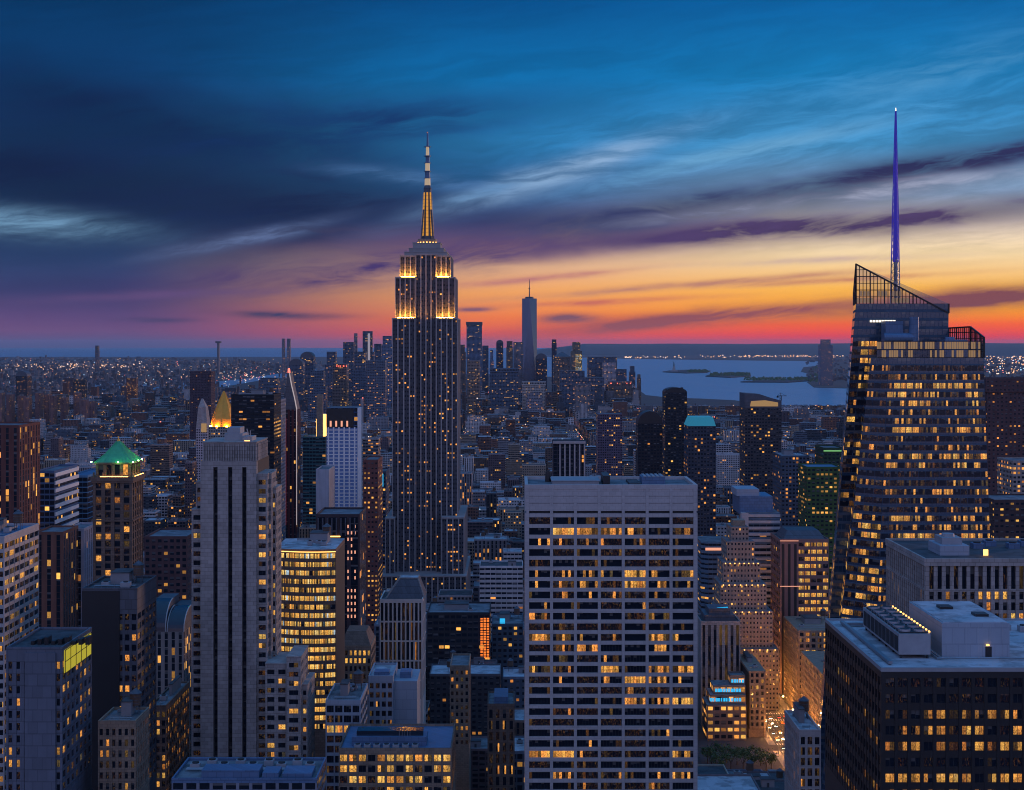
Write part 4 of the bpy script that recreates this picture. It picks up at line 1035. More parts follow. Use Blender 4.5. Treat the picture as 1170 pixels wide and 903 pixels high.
# ================================================================== generic named towers
def tower(name, label, cat, short, px0, px1, pyt, Y0, depth, col, vis, win=(.2, .3, .8), lit=.15, bay=3.5, flr=3.7, roof='roof', tiers=None, kit=0, par=True, claim_it=True, group=None, chamfer=0, zb=GZ):
    s = Y0 / F; x0, x1 = (px0 - CX) * s, (px1 - CX) * s; zt = H - (pyt - HY) * s
    root = thing(name, label, cat, ((x0 + x1) / 2, Y0 + depth / 2, GZ), group)
    mb = MB(); mb.st.update(lit=lit, win=win, tint=col)
    if chamfer:
        c = chamfer; poly = [(x0 + c, Y0), (x1 - c, Y0), (x1, Y0 + c), (x1, Y0 + depth - c), (x1 - c, Y0 + depth), (x0 + c, Y0 + depth), (x0, Y0 + depth - c), (x0, Y0 + c)]
    else: poly = rect(x0, x1, Y0, Y0 + depth)
    mb.prism(poly, zb, zt, 0, 1, bay=bay, flr=flr, seed=R.random() * 90)
    z0 = zt
    bx = (x0, x1, Y0, Y0 + depth)
    for (a, b, py, inset) in (tiers or []):                    # further setbacks: px range, top row, inset in depth
        q = rect((a - CX) * s, (b - CX) * s, Y0 + inset, Y0 + depth - inset); z1 = H - (py - HY) * s
        mb.prism(q, z0 - .01, z1, 0, 1, bay=bay, flr=flr, seed=R.random() * 90); z0 = z1
        bx = ((a - CX) * s, (b - CX) * s, Y0 + inset, Y0 + depth - inset)
    mb.build('wall', ['facade', roof], root)
    if par and not chamfer:
        p_ = MB(); p_.st.update(tint=col, win=(.6, .6, .6)); parapet(p_, *bx, z0, 1.1, .5); p_.build('parapet', 'facade', root)
    if kit: rooftop_kit(root, *bx, z0, kit, int(px0 * 7 + Y0))
    if claim_it: claim(x0, x1, Y0, Y0 + depth, vis, short)
    return root, (x0, x1, Y0, Y0 + depth, zt, z0, bx), (lambda px: (px - CX) * s), (lambda py: H - (py - HY) * s)

# real relief version for the nearer ones
def relief(name, label, cat, short, px0, px1, pyt, Y0, depth, mt, vis, nb, flr, pier, span, lit, panes=2, recess=.5, band=2.0, sides='r', nsd=None, roof='roof', kit=0, pat=None, sp_in=.12, bars=True, side_lit=None, smi=0, extra=None, zlow=905, slit=None):
    s = Y0 / F; x0, x1 = (px0 - CX) * s, (px1 - CX) * s; zt = H - (pyt - HY) * s
    root = thing(name, label, cat, ((x0 + x1) / 2, Y0 + depth / 2, GZ))
    wall = MB(); wins = []; y1 = Y0 + depth
    zw = zt - band; n = max(1, math.ceil((zw - max(GZ + 4, H - (zlow - HY) * s)) / flr)); zb = zw - n * flr
    if zb < GZ + 3: n = int((zw - GZ - 3) / flr); zb = zw - n * flr
    pf = (lambda i, k: pat(i, n - 1 - k)) if pat else None
    grid_face(wall, wins, (x0, Y0), (x1, Y0), zb, zw, nb, n, pier, span, recess, lit=lit, panes=panes, sp_in=sp_in, pat=pf, smi=smi)
    ns = nsd or max(2, round(depth / ((x1 - x0) / nb)))
    sl = lit * .6 if side_lit is None else side_lit
    if 'r' in sides: grid_face(wall, wins, (x1, Y0 + .01), (x1, y1), zb, zw, ns, n, pier, span, recess, lit=sl, panes=panes, sp_in=sp_in, smi=smi)
    if 'l' in sides: grid_face(wall, wins, (x0, y1), (x0, Y0 + .01), zb, zw, ns, n, pier, span, recess, lit=sl, panes=panes, sp_in=sp_in, smi=smi)
    a, b = x0 + (recess + .01 if 'l' in sides else 0), x1 - (recess + .01 if 'r' in sides else 0)
    wall.box(a, b, Y0 + recess + .01, y1, zb, zw, 1)
    if 'l' not in sides: wall.box(x0 - .02, x0 + .5, Y0 + .02, y1, zb, zw - .01, 0)
    if 'r' not in sides: wall.box(x1 - .5, x1 + .02, Y0 + .02, y1, zb, zw - .01, 0)
    wall.box(x0, x1, Y0, y1, GZ, zb - .004); wall.box(x0, x1, Y0, y1, zw + .002, zt - .3)
    if extra: extra(root, wall, x0, x1, Y0, y1, zt, (lambda px: (px - CX) * s), (lambda py: H - (py - HY) * s))
    wall.build('wall', [mt, 'core', 'black_metal'], root)
    ro = MB(); ro.box(x0 + .5, x1 - .5, Y0 + .5, y1 - .5, zt - .3, zt - .2); ro.build('roof', roof, root)
    pr = MB(); parapet(pr, x0, x1, Y0, y1, zt - .2, .9, .5); pr.build('parapet', mt, root)
    if kit: rooftop_kit(root, x0 + 1, x1 - 1, Y0 + 1, y1 - 1, zt - .2, kit, int(px0 * 3 + Y0))
    place_windows(root, wins, bars)
    claim(x0, x1, Y0, y1, vis, short)
    return root

# ---- left side, near
def banded(root, wall, x0, x1, Y0, y1, zt, x, z): pass
relief('banded_office_tower', 'office tower with pale horizontal bands and warm windows at the left picture edge', 'office tower', 'the pale banded tower', -45, 5, 615, 600, 44, 'travertine', 740, 6, 3.7, .25, 1.5, .25, 3, band=2.2, sides='r', nsd=7, side_lit=.42, roof='bluegrey', kit=3)
def left_panel(root, wall, x0, x1, Y0, y1, zt, x, z):
    wall.box(x(29), x(64), Y0 - .7, Y0 - .01, GZ, zt - 1, 0)
    g = MB(); g.box(x1 + .05, x1 + .35, Y0 + 2, y1 - 2, zt - 8.0, zt - .8); sg = g.build('lit_sign', 'yellow_sign', root)
    g = MB()
    for k in range(6): yy = Y0 + 2 + (y1 - Y0 - 4) * k / 5; g.box(x1 + .36, x1 + .5, yy - .12, yy + .12, zt - 8.1, zt - .7)
    for zz in (zt - 8.1, zt - 4.4, zt - .8): g.box(x1 + .36, x1 + .46, Y0 + 2, y1 - 2, zz - .1, zz + .1)
    g.build('sign_frame', 'black_metal', sg)
    g = MB()
    for k in range(9): g.box(x(26) + k * 2.2, x(26) + k * 2.2 + 1.2, Y0 + 8, Y0 + 12, zt - .2, zt + 1 + (k % 3) * .6)
    g.build('roof_plant', 'black_metal', root)
relief('windowless_panel_building', 'blue grey building with a tall blank panel and a bright yellow lit sign', 'office building', 'the blank panelled building', 7, 71, 742, 480, 34, 'panel_slate', 890, 7, 3.9, 1.4, 1.6, .22, 1, band=4, sides='r', nsd=7, side_lit=.35, roof='roof_dark', extra=left_panel)
def dark_extra(root, wall, x0, x1, Y0, y1, zt, x, z):
    wall.box(x0 - .01, x(137), Y0 - .5, Y0 - .01, GZ, zt - .4, 2)
    wall.box(x(137), x1, Y0 - .3, Y0 - .01, zt - 9, zt - .4, 0)
relief('dark_slab_tower', 'dark slab tower with one column of lit windows and white striped edge', 'office tower', 'the dark striped slab', 94, 157, 674, 560, 30, 'slate', 830, 8, 3.8, .9, 1.5, .35, 1, band=9, sides='r', nsd=5, side_lit=.1, kit=3, roof='roof_dark', extra=dark_extra)
relief('beige_brick_building', 'beige brick building with grid of small warm windows beside the dark slab', 'office building', 'the beige brick building', 112, 155, 826, 500, 19, 'tan_brick', 903, 6, 3.6, 1.0, 1.4, .35, 1, sides='r', nsd=8, side_lit=.3, kit=2)
relief('brown_corner_building', 'brown building with lit ledges lining the street below the slotted tower', 'office building', 'the brown street building', 171, 190, 808, 640, 46, 'brown_stone', 880, 3, 3.7, 1.0, 1.4, .35, 1, sides='r', nsd=13, side_lit=.45, kit=1)
r_, b_, fx, fz = tower('domed_glass_building', 'building with two curved glass roof hoods over pale stone piers', 'building', 'the hooded glass building', 170, 210, 722, 720, 34, (.27, .24, .22), 800, win=(.28, .05, .95), lit=.22, bay=3.4, par=False)
for a, b, t_ in ((170, 189, 690), (191, 210, 698)):
    g = MB(); x0, x1 = fx(a), fx(b); n = 10; prev = None
    for k in range(n + 1):
        f = k / n; ang = f * 1.5708
        ring = [(x0, b_[2] + 16 * (1 - math.cos(ang)), fz(722) + (fz(t_) - fz(722)) * math.sin(ang)), (x1, b_[2] + 16 * (1 - math.cos(ang)), fz(722) + (fz(t_) - fz(722)) * math.sin(ang))]
        if prev: g.face([prev[0], prev[1], ring[1], ring[0]], 0)
        prev = ring
    g.box(x0, x1, b_[2] + 16, b_[2] + 30, fz(722), fz(t_), 1)
    for xx in (x0, x1):
        pts = [(xx, b_[2] + 16 * (1 - math.cos(k / n * 1.5708)), fz(722) + (fz(t_) - fz(722)) * math.sin(k / n * 1.5708)) for k in range(n + 1)]
        g.face(pts + [(xx, b_[2] + 16, fz(722))], 1)
        for k in range(n): g.bar(pts[k], pts[k + 1], .3, 2)
    g.build('glass_hood', ['glass_dark', 'slate', 'travertine'], r_)
tower('reddish_brown_tower', 'reddish brown tower with vertical stripes rising at the left edge', 'skyscraper', 'the reddish brown tower', -60, 22, 488, 900, 40, (.14, .055, .045), 600, win=(.32, .05, .95), lit=.16, bay=5)
r_, b_, fx, fz = tower('white_striped_tower', 'blue glass tower with white horizontal stripes on its side', 'office tower', 'the white striped tower', 40, 62, 540, 1000, 55, (.08, .13, .22), 600, win=(.05, .25, .95), lit=.06, bay=3)
g = MB()
for k in range(11): g.box(b_[1] + .05, b_[1] + .8, b_[2] + .5, b_[3] - .5, b_[4] - 3 - k * 5.2, b_[4] - .6 - k * 5.2)
g.build('white_band', 'paint', r_)
tower('blue_glass_building', 'plain blue glass building beside the white striped tower', 'office building', 'the plain blue glass building', 78, 100, 545, 1070, 60, (.10, .24, .38), 600, win=(.02, .1, .9), lit=.05, roof='bluegrey')
tower('red_columned_building', 'dark red building with tall ribs beside the reddish brown tower', 'building', 'the red ribbed building', 40, 72, 610, 850, 30, (.19, .085, .06), 690, win=(.30, .02, .98), lit=.10, bay=5)
tower('pale_ribbed_building', 'pale lavender building with tall ribs and a flat top', 'building', 'the pale ribbed building', 75, 96, 606, 880, 30, (.40, .38, .42), 690, win=(.34, .02, .98), lit=.04, bay=4.5)
tower('wide_dark_building', 'dark red windowed block standing behind the green pyramid tower', 'building', 'the dark red block', 165, 214, 615, 900, 40, (.11, .06, .06), 690, lit=.12)

# ---- left middle
tower('black_box_tower', 'black box tower with faint lit lines behind the slotted tower', 'office tower', 'the black box tower', 264, 313, 452, 1500, 45, (.016, .018, .024), 620, win=(.04, .35, .8), lit=.10, bay=4, kit=2)
tower('grey_edge_tower', 'narrow grey tower flanking the black box tower', 'office tower', 'the narrow grey tower', 314, 320, 458, 1560, 40, (.22, .24, .28), 620, win=(.3, .3, .8), lit=.05)
def blade_tower():
    Y0 = 1700; s = Y0 / F
    def x(px): return (px - CX) * s
    def z(py): return H - (py - HY) * s
    root = thing('blade_crown_tower', 'dark red tower topped by a tall curved blade with a white lit edge', 'skyscraper', (x(330), Y0 + 15, GZ))
    mb = MB(); mb.st.update(lit=.05, win=(.3, .02, .98), tint=(.07, .018, .02)); mb.prism(rect(x(321), x(339), Y0, Y0 + 32), GZ, z(468), 0, 1, bay=5, seed=4.); mb.build('wall', ['facade', 'roof_dark'], root)
    prof = [(321, 468), (325, 452), (327.5, 438), (328.5, 426), (330.5, 426), (333, 440), (336.5, 455), (339, 468)]
    bl = MB(); A = [(x(a), Y0 + 1, z(b)) for a, b in prof]; Bk = [(x(a), Y0 + 26, z(b)) for a, b in prof]
    bl.face(A, 0); bl.face(Bk[::-1], 0)
    for k in range(len(A) - 1): bl.face([A[k + 1], A[k], Bk[k], Bk[k + 1]], 0)
    bo = bl.build('blade', 'slate', root)
    e = MB()
    for a, b in zip(A[4:], A[5:]): e.bar(Vector(a) + Vector((0, -.5, 0)), Vector(b) + Vector((0, -.5, 0)), .7)
    e.bar((x(339), Y0 - .3, z(468)), (x(339), Y0 - .3, z(600)), .5)
    e.build('edge_light', 'edge_white', bo)
    e = MB(); e.cyl(x(329.3), Y0 + 6, z(426), z(421), 1.6, 1.0, 8); e.build('beacon', 'redlamp', bo)
    e = MB(); e.bar((x(326.5), Y0 - .4, z(478)), (x(326.5), Y0 - .4, z(600)), .6); e.build('red_strip', 'red_dim', root)
    claim(x(321), x(339), Y0, Y0 + 32, 620, 'the curved blade tower')
blade_tower()
r_, b_, fx, fz = tower('teal_tower', 'teal glass building with gold lit chimneys on its roof', 'office tower', 'the teal glass building', 346, 372, 500, 1650, 40, (.03, .11, .12), 590, win=(.05, .3, .9), lit=.03)
for q, (a, b, t_, mt) in enumerate(((361, 368, 451, 'tan_brick'), (366, 371, 474, 'amber'), (359, 363, 480, 'amber'))):
    g = MB(); g.box(fx(a), fx(b), b_[2] + 5 + q * 6, b_[2] + 10 + q * 6, fz(500), fz(t_)); g.build('roof_stack', mt, r_)  # amber stacks are no lamps: the gold light on them is put in as glow
r_, b_, fx, fz = tower('white_grid_tower', 'white gridded tower with blue glass and black louvred top', 'skyscraper', 'the white gridded tower', 373, 409, 466, 1250, 30, (.06, .13, .30), 590, win=(.05, .1, .92), lit=.05, bay=3.2, par=False)
g = MB()
for k in range(6): g.box(fx(374.5 + k * 6.0), fx(376.1 + k * 6.0), b_[2] - .8, b_[2] - .02, fz(592), fz(488))
for k in range(26): g.box(fx(373.4), fx(408), b_[2] - .55, b_[2] - .03, fz(592) + k * 2.9, fz(592) + k * 2.9 + .75)
g.box(b_[1] - .3, b_[1] + 2.6, b_[2] - 1, b_[2] + 10, GZ, fz(466))
g.build('white_grid', 'paint', r_)
g = MB(); g.box(fx(373.3), fx(408.4), b_[2] - .3, b_[2] - .05, fz(592), fz(489)); g.build('lit_glazing', 'blue_glazing', r_)
g = MB(); g.box(fx(373), fx(404), b_[2] - .9, b_[2] - .1, fz(487.5), fz(467)); g.build('louvre_band', 'black_metal', r_)
for k in range(4):
    g = MB(); g.box(fx(377 + k * 6.3), fx(379 + k * 6.3), b_[2] - 1.6, b_[2] - 1.0, fz(487.5), fz(481)); g.build('crown_lamp', 'salmon', r_)
tower('pale_grey_box', 'plain pale grey block in front of the white gridded tower', 'office building', 'the plain pale block', 361, 376, 538, 1180, 40, (.36, .38, .42), 590, win=(.5, .5, .5), lit=0)
r_, b_, fx, fz = tower('louvred_dark_tower', 'dark brown tower with louvred head and a glowing orange ledge', 'office tower', 'the louvred dark tower', 361, 411, 590, 800, 34, (.055, .040, .045), 740, win=(.18, .02, .98), lit=.05, bay=6, par=True)
g = MB()
for k in range(9): g.box(fx(363 + k * 5.2), fx(364.4 + k * 5.2), b_[2] - .8, b_[2] - .02, fz(612), fz(592))
g.build('louvre', 'slate', r_)
g = MB(); g.box(fx(364), fx(389), b_[2] - 1.0, b_[2] - .7, fz(613.6), fz(612.2)); g.build('ledge_light', 'amber', r_)
g = MB()
for a in range(3):
    for k in range(15):
        if k < 5 or R.random() < .5: g.box(fx(397 + a * 4), fx(398.4 + a * 4), b_[2] - .3, b_[2] - .05, fz(706) + k * 3.4, fz(706) + k * 3.4 + 1.6)
g.build('lit_window_column', 'salmon', r_)

# gold lit office block with a bowed front
def bowed_block():
    Y0 = 700; s = Y0 / F
    def x(px): return (px - CX) * s
    def z(py): return H - (py - HY) * s
    root = thing('bowed_gold_office', 'bowed office block whose every floor glows gold beside the slotted tower', 'office building', (x(352), Y0 + 20, GZ))
    wall = MB(); wins = []; x0, x1 = x(312), x(383); n = 12; fh = 3.95; zt = z(628); nf = 21
    pts = []
    for i in range(n + 1):
        t = i / n; pts.append((x0 + (x1 - x0) * t, Y0 + 7 * (1 - math.sin(math.pi * (.12 + .60 * t))) - .0))
    zb = zt - 2 - nf * fh
    fr = [min(1, R.uniform(.55, 1.1)) for _ in range(nf)]
    for i in range(n):
        grid_face(wall, wins, pts[i], pts[i + 1], zb, zt - 2, 1, nf, .25, 1.75, .35, panes=3, sp_in=.05,
                  pat=lambda a, k: max(0, min(1, fr[k] * R.uniform(.7, 1.5))) if R.random() < .96 else .2)
    poly = pts + [(x1, Y0 + 40), (x0, Y0 + 40)]
    inner = [(a, b + .38) for a, b in pts] + [(x1, Y0 + 40), (x0, Y0 + 40)]
    wall.prism(inner, zb, zt - 2, 1, 1); wall.prism(poly, GZ, zb - .01, 0, 0); wall.prism(poly, zt - 1.99, zt, 0, 2)
    wall.build('wall', ['brown_stone', 'core', 'roof_pale'], root)
    g = MB()
    for i in range(n): g.bar((pts[i][0], pts[i][1] - .2, zt - 1.2), (pts[i + 1][0], pts[i + 1][1] - .2, zt - 1.2), .22)
    g.build('cornice_light', 'amber', root)
    rooftop_kit(root, x0 + 2, x1 - 2, Y0 + 10, Y0 + 38, zt, 4, 5)
    place_windows(root, wins, bars=False, gain=.85, hue=.45)
    claim(x0, x1, Y0, Y0 + 40, 800, 'the bowed gold office')
bowed_block()
def hipped(root, wall, x0, x1, Y0, y1, zt, x, z):
    g = MB(); g.loft([(x0, Y0, zt - .2), (x1, Y0, zt - .2), (x1, y1, zt - .2), (x0, y1, zt - .2)], [(x0 + 3, Y0 + 5, zt + 7), (x1 - 3, Y0 + 5, zt + 7), (x1 - 3, y1 - 5, zt + 7), (x0 + 3, y1 - 5, zt + 7)], 0, 0)
    g.build('hipped_roof', 'brown_stone', root)
relief('amber_brick_building', 'brown brick building with orange lit window grid and steep roof', 'building', 'the amber lit brick building', 388, 424, 739, 770, 26, 'tan_brick', 795, 7, 4.0, 1.0, 1.5, .75, 1, sides='r', nsd=5, extra=hipped, bars=False, roof='roof_dark', zlow=800)

def steeple_block(root, wall, x0, x1, Y0, y1, zt, x, z):
    g = MB(); A = rect(x(440), x(484), Y0 + 6, y1 - 4); B = rect(x(455), x(476), Y0 + 11, y1 - 9)
    g.loft([(a, b, zt) for a, b in A], [(a, b, z(664)) for a, b in B], 0, 1)
    for a, b in zip(A, B): g.bar((*a, zt), (*b, z(664)), .45, 2)
    ring = [(*b, z(664)) for b in B]
    for k in range(4): g.bar(ring[k], ring[(k + 1) % 4], .4, 2)
    g.build('sloped_roof', ['slate', 'roof_pale', 'limestone'], root)
relief('white_piered_tower', 'white piered tower with sloped slate roof between tall vertical windows', 'office tower', 'the white piered tower', 434, 483, 686, 850, 30, 'cream_stone', 780, 10, 11.0, .85, .8, .05, 2, sides='r', nsd=6, band=1.5, recess=.9, extra=steeple_block, roof='roof_dark', sp_in=.02, zlow=800)
def grey_extra(root, wall, x0, x1, Y0, y1, zt, x, z):
    wall.box(x(449), x(476), Y0 + 4, y1 + 2, GZ, zt - 2.5, 0)
    g = MB(); g.box(x0 + 2, x1 - 2, Y0 + 4, Y0 + 10, zt - .2, zt + 1.5); g.build('roof_plant', 'bluegrey', root)
    g = MB(); g.box(x(455), x(468), Y0 + 10, Y0 + 18, zt - 2.5, zt); g.build('bulkhead', 'bluegrey', root)
relief('grey_panel_building', 'grey building with a blank panelled side and four columns of windows', 'office building', 'the grey blank sided building', 421, 449, 774, 640, 26, 'bluegrey_pale', 830, 4, 3.9, .9, 1.6, .10, 2, sides='', band=2.5, extra=grey_extra, roof='roof_pale')
relief('blue_glazed_building', 'blue glazed building with one row of lit windows near its base', 'office building', 'the blue glazed building', 372, 412, 802, 600, 30, 'bluegrey_pale', 860, 4, 4.0, .5, 1.2, .15, 3, sides='r', nsd=4, band=1.5, kit=2, pat=lambda i, j: (1 if j == 2 else R.choice([0, 0, 0, .4])))
def front_extra(root, wall, x0, x1, Y0, y1, zt, x, z):
    g = MB(); g.box(x(400), x(486), Y0 + 6, Y0 + 16, zt - .2, zt + 3.2); g.box(x(405), x(482), Y0 + 8, Y0 + 14, zt + 3.2, zt + 5.0, 1); g.build('penthouse', ['bluegrey', 'glass_dark'], root)
    for k in range(7):
        g = MB(); a = x(404 + k * 11); g.box(a, a + 2.4, Y0 + 2, Y0 + 4.6, zt - .2, zt + 1.3); g.cyl(a + 1.2, Y0 + 3.3, zt + 1.3, zt + 1.6, .9, n=10, mi=1); g.build('air_handler', ['mech', 'core'], root)
    g = MB()
    for k in range(5): g.bar((x(455 + k * 3), Y0 + 7, zt + 3), (x(455 + k * 3), Y0 + 7, zt + 9 - k), .12)
    g.build('roof_aerial', 'steel', root)
relief('yellow_windowed_block', 'long low block with bright yellow office windows and blue roof plant at the bottom', 'office building', 'the yellow windowed block', 387, 516, 857, 560, 36, 'tan_brick', 903, 12, 4.0, .75, 1.5, .8, 2, sides='r', nsd=9, band=1.8, roof='bluegrey', extra=front_extra,
       pat=lambda i, j: R.choice([1, 1, .9, .7, .5, 0]) if j != 3 else R.choice([0, 0, .5]))
relief('narrow_beige_building', 'narrow beige building with small square windows and a bright yellow gap', 'building', 'the narrow beige building', 514, 536, 762, 780, 30, 'tan_brick', 830, 4, 3.6, 1.2, 1.6, .28, 1, sides='r', nsd=6, bars=False, zlow=850)
def brownx(root, wall, x0, x1, Y0, y1, zt, x, z):
    g = MB(); g.box(x0 + 3, x1 - 3, Y0 + 4, y1 - 4, zt - .2, zt + 3); g.build('bulkhead', 'bluegrey', root)
relief('red_brown_loft', 'red brown loft building with three dark window columns and pale corners', 'building', 'the red brown loft', 557, 588, 806, 700, 26, 'brown_stone', 860, 4, 5.2, 1.6, 1.2, .08, 2, sides='r', nsd=4, extra=brownx, bars=False, smi=0)
r_, b_, fx, fz = tower('black_terraced_building', 'black terraced building with an orange lit corner shaft', 'office building', 'the orange shaft building', 488, 560, 702, 950, 40, (.03, .03, .035), 755, win=(.1, .3, .8), lit=.10, kit=3)
g = MB()
for k in range(16):
    for a in range(3): g.box(fx(549 + a * 3.6), fx(551.6 + a * 3.6), b_[2] - .4, b_[2] - .05, fz(752) + k * 1.62, fz(752) + k * 1.62 + R.uniform(.7, 1.2))
g.build('lit_shaft', 'orange_sign', r_)
r_, b_, fx, fz = tower('cyan_lit_roof_building', 'low dark building with a small cyan lamp glowing on its roof', 'building', 'the cyan lamp building', 562, 598, 715, 1000, 40, (.05, .09, .13), 760, lit=.08, kit=2)
g = MB(); g.box(fx(571), fx(577), b_[2] + 2, b_[2] + 4, fz(715) + 1, fz(715) + 4); g.build('roof_sign', 'cyan', r_)
tower('red_lit_slab', 'slim slab crowded with small red and orange lights', 'building', 'the red lit slab', 415, 432, 527, 1150, 40, (.15, .06, .05), 650, win=(.25, .35, .7), lit=.38, bay=2.6)
r_, b_, fx, fz = tower('cyan_sign_building', 'dark building carrying a narrow cyan lit vertical sign', 'building', 'the cyan sign building', 428, 441, 540, 1450, 40, (.06, .08, .12), 640, lit=.08)
g = MB(); g.box(fx(433), fx(438), b_[2] - .8, b_[2] - .1, fz(556), fz(541.5)); g.build('lit_sign', 'cyan', r_)
# bottom: the roof in front of the slotted tower
def near_roof():
    Y0 = 470; s = Y0 / F
    def x(px): return (px - CX) * s
    zt = H - (893 - HY) * s; x0, x1 = x(196), x(362); dep = 24
    root = thing('flat_roofed_building', 'flat blue grey roof crowded with plant in front of the slotted tower', 'office building', ((x0 + x1) / 2, Y0 + 12, GZ))
    w_ = MB(); w_.st.update(lit=.05, win=(.12, .3, .85), tint=(.2, .22, .26)); w_.prism(rect(x0, x1, Y0, Y0 + dep), GZ, zt, 0, 1, bay=4, seed=2.); w_.build('wall', ['facade', 'roof'], root)
    p_ = MB(); parapet(p_, x0, x1, Y0, Y0 + dep, zt, 1.0, .5); p_.build('parapet', 'bluegrey', root)
    g = MB(); g.box(x0 + 9, x0 + 27, Y0 + 1.5, Y0 + 9, zt, zt + 3.0); g.box(x0 + 28, x0 + 33, Y0 + 1.5, Y0 + 9, zt, zt + 2.2); g.box(x0 + 34, x1 - 2, Y0 + 3, Y0 + 12, zt, zt + 1.6); g.build('penthouse', 'bluegrey', root)
    for k in range(9):
        g = MB(); a = x0 + 3 + k * 4.6; b = Y0 + 13 + (k % 2) * 4; g.box(a, a + 3, b, b + 2.6, zt, zt + 1.8); g.cyl(a + 1.5, b + 1.3, zt + 1.8, zt + 2.2, 1.1, n=12, mi=1); g.build('air_handler', ['mech', 'core'], root)
    for k in range(4):
        g = MB(); g.bar((x0 + 2, Y0 + 11 + k * .7, zt + .6), (x1 - 3, Y0 + 11 + k * .7, zt + .6), .17, 0, 6); g.build('roof_pipe', 'steel', root)
    claim(x0, x1, Y0, Y0 + dep, 903, 'the plant covered roof')
near_roof()

# ---- right side, middle distance
r_, b_, fx, fz = tower('gold_roof_tower', 'dark tower with gold lit slanted roof standing before the harbour', 'skyscraper', 'the gold roofed dark tower', 851, 893, 466, 1700, 40, (.055, .052, .058), 600, win=(.16, .3, .75), lit=.13, bay=3.2, par=False)
g = MB(); x0, x1, y0, y1 = b_[0], b_[1], b_[2], b_[3]
pr_ = [(x0, fz(466)), (x1, fz(466)), (x1, fz(458)), (fx(880), fz(454.5)), (fx(868), fz(450.5)), (x0, fz(449.5))]
A = [(a, y0 + .02, b) for a, b in pr_]; B = [(a, y1 - .02, b) for a, b in pr_]
g.face(A, 0); g.face(B[::-1], 0)
for k in range(len(A)): j = (k + 1) % len(A); g.face([A[j], A[k], B[k], B[j]], 0)
g.build('slanted_roof', 'slate', r_)
g = MB(); g.face([(fx(857), y0 - .3, fz(464.5)), (fx(889), y0 - .3, fz(464.5)), (fx(889), y0 - .3, fz(460)), (fx(874), y0 - .3, fz(457.5)), (fx(858), y0 - .3, fz(458.5))]); g.build('lit_roof_band', 'gold_band', r_)
def crane(px, pyt, pyb, Y, d=1):
    x0, zb, zt = X(px, Y), Z(pyb, Y), Z(pyt, Y); root = thing('tower_crane', 'dark tower crane standing on the gold roofed tower', 'crane', (x0, Y, zb))
    m_ = MB()
    for a, b in ((-.8, -.8), (.8, -.8), (.8, .8), (-.8, .8)): m_.bar((x0 + a, Y + b, zb), (x0 + a, Y + b, zt), .3)
    k = zb
    while k < zt - 2: m_.bar((x0 - .8, Y - .8, k), (x0 + .8, Y - .8, k + 2), .2); k += 2
    m_.build('mast', 'black_metal', root)
    j = MB(); j.bar((x0 - 4 * d, Y, zt - .5), (x0 + 7 * d, Y, zt - .5), .45); j.bar((x0, Y, zt + 3), (x0 + 6 * d, Y, zt - .5), .15); j.bar((x0, Y, zt + 3), (x0 - 4 * d, Y, zt - .5), .15); j.bar((x0, Y, zt - .5), (x0, Y, zt + 3), .3); j.box(x0 - 4.5, x0 - 2.5, Y - .8, Y + .8, zt - 2.5, zt - .6, 0, True); j.build('jib', 'black_metal', root)
crane(892, 452, 458, 1715)
def round_top(name, label, cat, short, px0, px1, pyt, Y, dep, col, vis, lit, top='slate', arch=.5, group=None):
    """tower with a barrel-vaulted head"""
    s = Y / F; hw = (px1 - px0) / 2
    pys = pyt + hw * arch * 2
    r_, b_, fx, fz = tower(name, label, cat, short, px0, px1, pys, Y, dep, col, vis, win=(.15, .3, .8), lit=lit, par=False, group=group)
    g = MB(); n = 12; x0, x1 = b_[0], b_[1]; c = (x0 + x1) / 2; rx = (x1 - x0) / 2; rz = fz(pyt) - fz(pys)
    A = [(c + rx * math.cos(math.pi * k / n), b_[2] + .02, b_[4] + rz * math.sin(math.pi * k / n)) for k in range(n + 1)]
    B = [(a, b_[3] - .02, z_) for a, _, z_ in A]
    g.face(A[::-1], 0); g.face(B, 0)
    for k in range(n): g.face([A[k], A[k + 1], B[k + 1], B[k]], 0)
    g.build('vaulted_roof', top, r_)
    return r_
r_ = round_top('black_rounded_tower', 'black tower with rounded head overlapping the harbour water', 'skyscraper', 'the black rounded tower', 760, 785, 443, 1900, 36, (.022, .024, .03), 540, .10, 'black_metal', .22)
g = MB(); s_ = 1900 / F
for k in range(6): g.box(X(761 + k * 3.6, 1900), X(763 + k * 3.6, 1900), 1904, 1916, Z(448, 1900), Z(445 - (k % 3), 1900))
g.build('roof_plant', 'black_metal', r_)
round_top('black_arched_tower', 'shorter black tower with tall arched top beside the rounded one', 'skyscraper', 'the black arched tower', 729, 757, 470, 1750, 34, (.018, .018, .024), 545, .04, 'black_metal', .5)
r_, b_, fx, fz = tower('cyan_crown_tower', 'dark blue tower with cyan glowing flat crown', 'office tower', 'the cyan crowned tower', 786, 818, 487, 1500, 36, (.035, .05, .075), 600, lit=.12, bay=3.2, par=False)
g = MB(); g.loft([(fx(786), b_[2], fz(487)), (fx(818), b_[2], fz(487)), (fx(818), b_[3], fz(487)), (fx(786), b_[3], fz(487))], [(fx(790), b_[2] + 2, fz(477)), (fx(815), b_[2] + 2, fz(477)), (fx(815), b_[3] - 2, fz(477)), (fx(790), b_[3] - 2, fz(477))], 0, 0); g.build('lit_crown', 'cyan_soft', r_)
r_, b_, fx, fz = tower('blue_striped_tower', 'pale blue tower with white horizontal stripes and boxed dark blue top', 'office tower', 'the blue striped tower', 853, 891, 586, 1150, 40, (.10, .16, .22), 640, win=(.02, .0, .55), lit=.02, bay=5, par=False)
g = MB()
